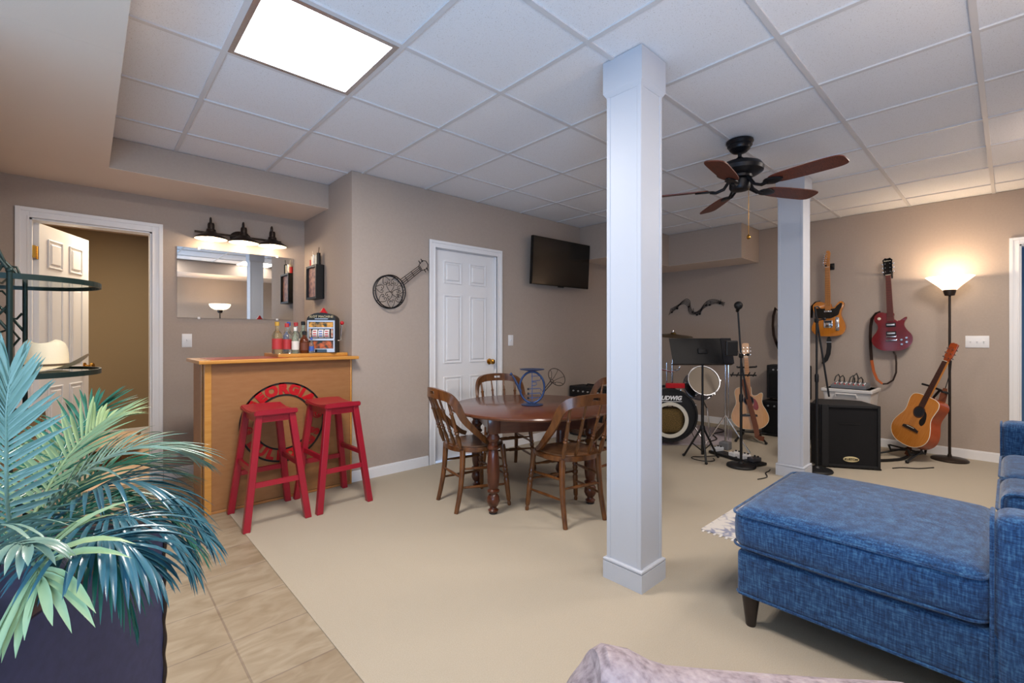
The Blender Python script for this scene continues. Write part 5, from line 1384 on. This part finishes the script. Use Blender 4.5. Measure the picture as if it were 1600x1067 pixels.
# ------------------------------------------------------------------ grey armchair close to the camera
dr = V((.734, -.679, 0)); fw = V((.679, .734, 0))
AC = basis(dr, fw, (0, 0, 1), (.70 + .0, .63, 0))        # x across the view, y away
ac = thing('armchair', 'mauve grey upholstered armchair, only its rolled arm rising into the foreground', 'armchair', AC)
pts = []; rad = []
for x, zt_, r in ((.005, .50, .012), (.012, .535, .055), (.03, .552, .085), (.06, .560, .095), (.10, .552, .095), (.15, .528, .088), (.20, .515, .082), (.30, .506, .080), (.42, .497, .080), (.56, .487, .080), (.70, .48, .08)):
    pts.append((x + .035, 0, zt_ - r)); rad.append(r)
m = MB(); m.tube(pts, rad, 28); m.build('rolled_arm', M['grey_mauve'], ac)
m = MB(); m.tube([(.062 + .0 + .03 * math.cos(a) * 0, .0, 0) for a in (0, 1)], .001, 3) if False else None
m.bm.free()
m = MB(); m.rbox((.42, -.02, .26), (.72, .15, .36), .05, n=4, k=6); m.build('side_panel', M['grey_mauve'], ac)
m = MB(); m.rbox((.42, -.36, .27), (.70, .56, .30), .06, n=4, k=6, bulge=(0, 0, .02)); m.build('seat_cushion', M['grey_mauve'], ac)
for x in (.11, .73):
    for y in (-.58, -.02):
        m = MB(); m.lathe([(.018, 0), (.03, .09)], 14, T(x, y, 0)); m.build('leg', M['dkwood'], ac)

# ------------------------------------------------------------------ ceiling fan
FX, FY = 3.335, 1.275
fa = thing('ceiling_fan', 'ceiling fan with five reddish wooden blades and a matte black motor', 'ceiling fan', T(FX, FY, HC - .0045))
m = MB(); m.lathe([(.086, 0), (.088, -.012), (.078, -.028), (.080, -.036), (.066, -.055), (.066, -.060), (.045, -.080), (.02, -.086)], 36); m.build('canopy', M['fan_metal'], fa)
m = MB(); m.cyl((0, 0, -.08), (0, 0, -.135), .0125, seg=14); m.lathe([(.018, -.115), (.034, -.130), (.042, -.146)], 20); m.build('downrod', M['fan_metal'], fa)
m = MB(); m.lathe([(.042, -.140), (.09, -.148), (.135, -.168), (.152, -.195), (.148, -.220), (.115, -.240), (.080, -.246), (.078, -.262), (.055, -.268)], 44); m.build('motor_housing', M['fan_metal'], fa)
m = MB(); m.lathe([(.05, -.262), (.066, -.275), (.068, -.325), (.058, -.342), (.02, -.350)], 32); m.build('switch_housing', M['fan_metal'], fa)
ZBL = -.335
for k, deg in enumerate((-100, -28, 44, 116, 188)):
    B = RZ(math.radians(deg))
    tilt = T(0, 0, ZBL) @ RX(math.radians(-12))
    o = [(.205, -.030), (.25, -.052), (.34, -.062), (.50, -.066), (.59, -.064), (.632, -.050), (.645, -.022), (.645, .03), (.634, .052), (.59, .066), (.50, .067), (.34, .063), (.25, .052), (.205, .030)]
    m = MB(); m.prism(cr(o, 4), .004, .0105, B @ tilt, bevel=.002); bl = m.build('blade', M['blade'], fa, smooth=False)
    m = MB(); m.tube([(.06, .012, -.262), (.10, .012, -.325), (.15, .008, ZBL - .010), (.19, .004, ZBL - .004)], .009, 8, M=B); m.tube([(.06, -.012, -.262), (.10, -.012, -.325), (.15, -.008, ZBL - .010), (.19, -.004, ZBL - .004)], .009, 8, M=B)
    m.prism(cr([(.165, -.012), (.20, -.040), (.245, -.034), (.285, -.010), (.285, .010), (.245, .034), (.20, .040), (.165, .012)], 4), -.006, .004, B @ tilt, bevel=.003); m.build('blade_iron', M['fan_metal'], bl)
m = MB(); cx, cy = .045, -.042
m.cyl((cx, cy, -.33), (cx, cy, -.655), .0016, seg=6); pc = m.build('pull_chain', M['brass'], fa)
m = MB(); m.lathe([(.004, -.650), (.012, -.662), (.013, -.672), (.006, -.682)], 14, T(cx, cy, 0)); m.build('pull_knob', M['brass'], pc)

# ------------------------------------------------------------------ baker's rack with hats
rk = thing('bakers_rack', 'dark green iron shelf rack with bowed glass shelves, behind the palm', 'shelf rack', T(0, 0, 0))
def shelf_pts(z, n=28, grow=0.0):
    p = [(-.46, 2.80 - grow, z)]
    for i in range(n + 1):
        a = -PI / 2 + PI * i / n; p.append((-.235 + (.285 + grow) * math.cos(a), 3.125 + (.325 + grow) * math.sin(a), z))
    p.append((-.46, 3.45 + grow, z)); return p
for z in (1.452, 1.03, .50):
    m = MB(); m.band(shelf_pts(z), (0, 0, 1), .008, .024, closed=True); sf = m.build('shelf_rim', M['green_iron'], rk, smooth=False)
    m = MB(); m.prism([(x, y) for x, y, _ in shelf_pts(0, 28, -.004)], z - .002, z + .005); m.build('glass_shelf', M['shelf_glass'], sf, smooth=False)
for x, y in ((-.235, 2.80), (-.235, 3.45), (-.46, 2.80), (-.46, 3.45)):
    m = MB(); m.cyl((x, y, 0), (x, y, 1.47), .010, seg=10); m.ball((x, y, 1.475), .013); m.build('post', M['green_iron'], rk)
def scroll(pts, r=.0065):
    m = MB(); m.tube(pts, r, 8); m.build('scroll', M['green_iron'], rk)
for y in (2.80, 3.45):
    X_ = lambda u, v: (-.235 - u, y, v)
    scroll([X_(0, 1.47), X_(.04, 1.54), X_(.10, 1.62), X_(.17, 1.70), X_(.225, 1.82)])
    scroll([X_(.03, 1.47), X_(.015, 1.51), X_(.03, 1.555), X_(.075, 1.56), X_(.10, 1.525), X_(.085, 1.50), X_(.06, 1.51)], .0055)
    scroll([X_(.01, 1.32), X_(.03, 1.29), X_(.06, 1.30), X_(.07, 1.34), X_(.05, 1.39), X_(.08, 1.43), X_(.13, 1.42), X_(.15, 1.37), X_(.13, 1.33)], .0055)
    scroll([X_(.0, 1.22), X_(.05, 1.30), X_(.11, 1.38), X_(.2, 1.44)], .006)
    scroll([X_(.0, 1.08), X_(.03, 1.06), X_(.06, 1.09), X_(.05, 1.14), X_(.02, 1.19), X_(.05, 1.24), X_(.09, 1.22)], .0055)
m = MB(); m.tube([(-.46, 2.80, 1.82), (-.46, 2.95, 1.90), (-.46, 3.125, 1.93), (-.46, 3.30, 1.90), (-.46, 3.45, 1.82)], .007, 8)
for y in (2.80, 3.45): m.tube([(-.46, y, 1.47), (-.46, y, 1.82)], .008, 8)
m.build('back_crest', M['green_iron'], rk)

def cowboy_hat(label, Mx, mt):
    t = thing('cowboy_hat', label, 'hat', Mx, None)
    n = 56; m = MB(); vv = []; ff = []
    rings = [(0, .0), (.25, .004), (.5, .006), (.75, .010), (1, .014)]
    def bz(a, u): return .012 + u ** 1.6 * (.058 * abs(math.sin(a)) ** 2.4 - .006 * abs(math.cos(a)) ** 3)
    def br(a, u):
        rx, ry = .098, .080; ox, oy = .185, .165
        x = (rx + (ox - rx) * u) * math.cos(a); y = (ry + (oy - ry) * (u if abs(math.sin(a)) < .2 else u * (1 - .12 * abs(math.sin(a)) * u))) * math.sin(a); return x, y
    for k, (u, _) in enumerate(rings):
        for i in range(n):
            a = 2 * PI * i / n; x, y = br(a, u); vv.append((x, y, bz(a, u)))
    for k in range(len(rings) - 1):
        for i in range(n):
            j = (i + 1) % n; ff.append((k * n + i, k * n + j, (k + 1) * n + j, (k + 1) * n + i))
    m.add(vv, ff); bmesh.ops.solidify(m.bm, geom=list(m.bm.faces), thickness=.004); m.build('brim', mt, t)
    m = MB(); vv = []; ff = []; lv = [(0, .01), (.02, .03), (.0, .07), (-.06, .10), (-.14, .118), (-.30, .128), (-.55, .126), (-.85, .118), (-1, .116)]
    for k, (d, z) in enumerate(lv):
        for i in range(n):
            a = 2 * PI * i / n; s = 1 + d
            x = .100 * s * math.cos(a); y = .082 * s * math.sin(a)
            zz = z - (.030 * max(0, 1 - (y / .045) ** 2) * min(1, max(0, (k - 3) / 3))) + .010 * (math.cos(a) if k > 2 else 0) * -1 - .010 * max(0, math.cos(a)) * (1 if k > 3 else 0)
            vv.append((x, y, zz))
    for k in range(len(lv) - 1):
        for i in range(n):
            j = (i + 1) % n; ff.append((k * n + i, k * n + j, (k + 1) * n + j, (k + 1) * n + i))
    ff.append(tuple((len(lv) - 1) * n + i for i in range(n))); m.add(vv, ff); m.build('crown', mt, t)
    m = MB(); m.tube([(.1015 * math.cos(a), .0835 * math.sin(a), .026) for a in [2 * PI * i / 48 for i in range(48)]], .0045, 6, closed=True); m.build('hat_band', M['hatband'], t)
    return t
cowboy_hat('cream cowboy hat resting on the lower glass shelf of the iron rack', T(-.150, 3.165, 1.0365) @ RZ(math.radians(80)) @ SCL(.95, 1.02, 1.12), M['hat'])
cowboy_hat('cream cowboy hat cut by the photo edge, on the lower glass shelf beside the post', T(-.345, 2.965, 1.0365) @ RZ(math.radians(95)) @ SCL(.7, .62, .75), mat('tan felt hat', '#d2c3a4', .85))
wkb = thing('wicker_basket', 'brown wicker basket behind the palm, on the bottom shelf of the rack', 'basket', T(-.30, 3.15, .506))
m = MB()
for k in range(18): m.ring(.11 + .045 * math.sin(k / 17 * PI * .6), .10 + .045 * math.sin(k / 17 * PI * .6), .003 + k * .019, .003 + k * .019 + .017, 28)
m.lathe([(.11, 0), (.001, .002)], 28, caps=False); m.build('bowl', M['straw'], wkb)
m = MB(); m.tube([(0, .14 * math.cos(a), .33 + .15 * math.sin(a)) for a in [i * PI / 12 for i in range(13)]], .009, 8); m.build('handle', M['straw'], wkb)

# low bench glimpsed through the open door
lb_ = thing('low_bench', 'low peach topped bench with a rounded corner, in the room beyond the open door', 'bench', T(0, 0, 0))
m = MB(); m.prism(cr([(-.75, 5.55), (.10, 5.55), (.30, 5.62), (.41, 5.78), (.40, 5.95), (.36, 6.05), (.33, 6.3), (-.75, 6.3)], 5), .17, .20, bevel=.008); m.build('top', M['peach'], lb_, smooth=False)
m = MB(); m.box2((-.70, 5.70, 0), (.24, 6.25, .17)); m.build('base', mat('bench base', '#6c4f33', .8, var='#3f2e1d', scale=30), lb_, smooth=False)

# ------------------------------------------------------------------ palm in a square planter
PU = V((.544, .839, 0)); PN = V((.839, -.544, 0))     # along the face we see, and its outward normal
pc = V((.02, 1.60, 0)) + PU * .10 - PN * .27
PM = basis(PU, -PN, (0, 0, 1), pc)
pp = thing('potted_palm', 'large bluish green artificial palm in a dark navy box planter', 'plant', PM)
m = MB(); h, a, b_ = .60, .245, .62
m.box2((-b_, -a, 0), (a, a, h - .02)); m.build('planter', M['planter'], pp, smooth=False)
m = MB()
for s in (-1, 1):
    xe = a if s > 0 else -b_
    m.box2((xe, -a - .008, h - .03), (xe - s * .03, a + .008, h), bevel=.004); m.box2((-b_, s * a, h - .03), (a, s * (a - .03), h), bevel=.004)
m.build('planter_rim', M['plant_rim'], pp, smooth=False)
for s in (-b_, a):
    for q in (-1, 1):
        m = MB(); m.tube([(s + .0025 * math.cos(k * .8), q * a + .0025 * math.sin(k * .8), .005 + k * .0135) for k in range(43)], .007, 6); m.build('twisted_corner', M['bronze'], pp)
m = MB(); m.box2((-b_ + .03, -a + .03, h - .06), (a - .03, a - .03, h - .03)); m.build('moss', M['soil'], pp, smooth=False)
PI_ = PM.inverted()
rnd = random.Random(11)
def cmr(pts, sub):
    out = []; n = len(pts); p = [V(q) for q in pts]
    for i in range(n - 1):
        p0, p1, p2, p3 = p[max(0, i - 1)], p[i], p[i + 1], p[min(n - 1, i + 2)]
        for k in range(sub):
            u = k / sub; out.append(.5 * ((2 * p1) + (p2 - p0) * u + (2 * p0 - 5 * p1 + 4 * p2 - p3) * u * u + (3 * p1 - p0 - 3 * p2 + p3) * u ** 3))
    out.append(p[-1]); return out
def frond(pts, mt, L=.20, n=22, w=.013, droop=.35, a0=62, a1=18, up=(0, 0, 1), start=.22, vee=.25, name='frond'):
    """arching midrib through world points with paired leaflets"""
    c = cmr(pts, 10); m = MB(); N = len(c) - 1
    m.tube([PI_ @ p for p in c], [.0055 * (1 - .75 * i / N) for i in range(N + 1)], 6)
    up = V(up)
    for i in range(n):
        u = start + (1 - start) * (i + .5) / n
        f = u * N; k = min(int(f), N - 1); p = c[k] + (c[k + 1] - c[k]) * (f - k); t = (c[k + 1] - c[k]).normalized()
        s = t.cross(up).normalized(); nn = s.cross(t).normalized()
        ln = L * (.45 + .55 * math.sin(PI * min(1, .18 + .80 * (i + .5) / n)))
        al = math.radians(a0 + (a1 - a0) * ((i + .5) / n) ** 1.2)
        for sg in (-1, 1):
            l2 = ln * rnd.uniform(.88, 1.08); aa = al + rnd.uniform(-.09, .09)
            d = (t * math.cos(aa) + s * sg * math.sin(aa) + nn * vee * rnd.uniform(.6, 1.3)).normalized()
            wd = d.cross(nn).normalized(); ww = w * rnd.uniform(.85, 1.15); dr_ = droop * rnd.uniform(.7, 1.4)
            K = 6; vv = []; q = p.copy(); dd = d.copy()
            for j in range(K + 1):
                v = j / K; prof = (.35 + .65 * math.sin(PI * min(.5, .12 + v * .9))) * (1 - max(0, (v - .55) / .45) ** 1.6) + .015
                lift = nn * .16 * ww * prof
                vv += [PI_ @ (q + wd * ww * prof * .5 + lift), PI_ @ (q - nn * .10 * ww * prof), PI_ @ (q - wd * ww * prof * .5 + lift)]
                dd = (dd + V((0, 0, -1)) * dr_ * .26).normalized(); q = q + dd * l2 / K
            ff = []
            for j in range(K):
                b = 3 * j; ff += [(b, b + 1, b + 4, b + 3), (b + 1, b + 2, b + 5, b + 4)]
            m.add(vv, ff)
    return m.build(name, M[mt], pp, angle=60)
# fronds
frond([(-0.132, 1.701, 0.655), (-0.142, 1.656, 0.79), (-0.139, 1.599, 0.94), (-0.136, 1.568, 1.034), (-0.13, 1.563, 1.115)], 'leafA', L=0.185, n=30, w=0.0117, droop=.05, a0=58, a1=14, up=(-.5,-.75,.1), start=.12, vee=.05)
frond([(-0.132, 1.701, 0.655), (-0.095, 1.749, 0.753), (-0.041, 1.808, 0.86), (0.02, 1.861, 0.929), (0.065, 1.914, 0.941)], 'leafC', L=0.179, n=24, w=0.0101, droop=.22, a0=55, a1=14)
frond([(-0.132, 1.701, 0.655), (-0.08, 1.68, 0.752), (-0.008, 1.668, 0.838), (0.071, 1.678, 0.883), (0.165, 1.699, 0.872), (0.223, 1.727, 0.834)], 'leafA', L=0.224, n=30, w=0.0101, droop=.42, a0=55, a1=12)
frond([(-0.132, 1.701, 0.655), (-0.071, 1.618, 0.735), (0.005, 1.575, 0.808), (0.077, 1.535, 0.831), (0.161, 1.512, 0.779), (0.231, 1.475, 0.668)], 'leafD', L=0.213, n=30, w=0.0101, droop=.55, a0=60, a1=14)
frond([(-0.132, 1.701, 0.655), (-0.062, 1.528, 0.722), (0.004, 1.439, 0.771), (0.069, 1.379, 0.786), (0.126, 1.354, 0.753), (0.173, 1.338, 0.668)], 'leafD', L=0.202, n=27, w=0.0109, droop=.75, a0=62, a1=16)
frond([(-0.132, 1.701, 0.655), (-0.068, 1.424, 0.73), (-0.016, 1.322, 0.776), (0.028, 1.267, 0.784), (0.067, 1.232, 0.767), (0.097, 1.217, 0.723)], 'leafD', L=0.179, n=24, w=0.0125, droop=.7, a0=62, a1=18)
frond([(-0.132, 1.701, 0.655), (-0.09, 1.445, 0.709), (-0.077, 1.337, 0.744), (-0.068, 1.261, 0.759), (-0.065, 1.231, 0.749)], 'leafC', L=0.190, n=9, w=0.0187, droop=.75, a0=86, a1=20, start=.55, vee=.1, up=(-.55,-.6,.5))
frond([(-0.132, 1.701, 0.655), (-0.075, 1.839, 0.706), (0.02, 1.915, 0.778), (0.115, 1.963, 0.78), (0.23, 1.993, 0.718)], 'leafB', L=0.213, n=27, w=0.0086, droop=.3, a0=50, a1=12)
frond([(-0.132, 1.701, 0.655), (-0.084, 1.916, 0.762), (-0.047, 2.058, 0.863), (-0.002, 2.153, 0.917), (0.023, 2.184, 0.944)], 'leafB', L=0.190, n=24, w=0.0086, droop=.2, a0=55, a1=15)
frond([(-0.132, 1.701, 0.655), (-0.135, 1.555, 0.685), (-0.146, 1.469, 0.76), (-0.156, 1.397, 0.813), (-0.185, 1.369, 0.806)], 'leafA', L=0.202, n=22, w=0.0125, droop=.6)
frond([(-0.132, 1.701, 0.655), (-0.049, 1.461, 0.719), (0.014, 1.348, 0.74), (0.049, 1.302, 0.707), (0.068, 1.298, 0.598)], 'leafB', L=0.157, n=22, w=0.0078, droop=.9, a0=50, a1=10)
frond([(-0.132, 1.701, 0.655), (-0.191, 1.811, 0.744), (-0.263, 1.945, 0.864), (-0.34, 2.084, 0.905)], 'leafB', L=0.224, n=24, w=0.0101, droop=.4)
frond([(-0.132, 1.701, 0.655), (-0.139, 1.49, 0.723), (-0.123, 1.366, 0.775), (-0.102, 1.265, 0.815), (-0.077, 1.201, 0.826)], 'leafA', L=0.134, n=14, w=0.0140, droop=.8, a0=70)
frond([(-0.132, 1.701, 0.655), (-0.058, 1.742, 0.694), (0.046, 1.755, 0.726), (0.149, 1.769, 0.687), (0.241, 1.738, 0.552)], 'leafB', L=0.224, n=27, w=0.0086, droop=.7, a0=55, a1=12)
frond([(-0.132, 1.701, 0.655), (-0.107, 1.76, 0.618), (-0.035, 1.83, 0.698), (0.034, 1.874, 0.716), (0.117, 1.866, 0.668)], 'leafB', L=0.202, n=24, w=0.0094, droop=.6)
frond([(-0.132, 1.701, 0.655), (-0.108, 1.869, 0.633), (-0.096, 2.022, 0.719), (-0.078, 2.115, 0.796), (-0.065, 2.17, 0.847)], 'leafC', L=0.179, n=22, w=0.0094, droop=.2)
# ------------------------------------------------------------------ light and camera
def area(name, loc, rot, size, energy, color, sy=None):
    l = bpy.data.lights.new(name, 'AREA'); l.energy = energy; l.color = color; l.size = size
    if sy: l.shape = 'RECTANGLE'; l.size_y = sy
    o = bpy.data.objects.new(name, l); COL.objects.link(o); o.location = loc; o.rotation_euler = rot; return o
def point(name, loc, energy, color, r=.04):
    l = bpy.data.lights.new(name, 'POINT'); l.energy = energy; l.color = color; l.shadow_soft_size = r
    o = bpy.data.objects.new(name, l); COL.objects.link(o); o.location = loc; return o
# unseen bluish fill lamps added behind the camera, tilted up to brighten the ceiling
area('bluish_fill', (XF + .02, .6, 1.0), (0, -PI / 2 - .95, 0), 2.0, 72, (.38, .66, 1.0), 3.2)
area('bluish_fill', (-1.0, YR + .02, 1.0), (PI / 2 + .95, 0, 0), 2.6, 175, (.38, .64, 1.0), 1.9)
# fluorescent panel in view, one inferred overhead, and unseen fill lamps added at right
for px_, py_, e_ in ((U0 - S / 2, V0 + 1.5 * S, 42), (U0 - S / 2, V0 - 2.3 * S, 27), (2.35, -.1, 14), (4.6, -.1, 42)):
    area('panel_and_fill', (px_, py_, HC - .014), (0, 0, 0), .54, e_, (1.0, .90, .80))
# room beyond the open door
area('beyond_light', (.28, 5.65, 2.40), (0, 0, 0), .4, 34, (1.0, .86, .66))
# warm lamps
point('torch_light', (6.13, .395, 1.762), 6.5, (1.0, .76, .54), .02)
point('torch_light', (1.84, -.52, 1.79), 14, (1.0, .76, .52), .02)
for x_ in (.785, 1.035, 1.27): point('vanity_lamp', (x_, YB - .12, 2.0), 1.7, (1.0, .78, .55), .012)
w = bpy.data.worlds.new('world'); SC.world = w; w.use_nodes = True
w.node_tree.nodes['Background'].inputs[0].default_value = (.62, .74, 1.0, 1); w.node_tree.nodes['Background'].inputs[1].default_value = .6

cam = bpy.data.cameras.new('camera'); co = bpy.data.objects.new('camera', cam); COL.objects.link(co)
cam.sensor_fit = 'HORIZONTAL'; cam.sensor_width = 36; cam.lens = 36 * 718.6 / 1600
cam.shift_x = 0; cam.shift_y = -8.9 / 1600; cam.clip_start = .02
co.location = (0, 0, EYE); co.rotation_euler = (PI / 2, 0, -.74586)
SC.camera = co
SC.cycles.diffuse_bounces = 8; SC.cycles.max_bounces = 14; SC.cycles.transmission_bounces = 10
SC.view_settings.view_transform = 'Standard'; SC.view_settings.look = 'None'
SC.view_settings.exposure = 0.17; SC.view_settings.gamma = 1.0
try: SC.view_settings.use_curve_mapping = False
except Exception: pass
bpy.context.view_layer.update()
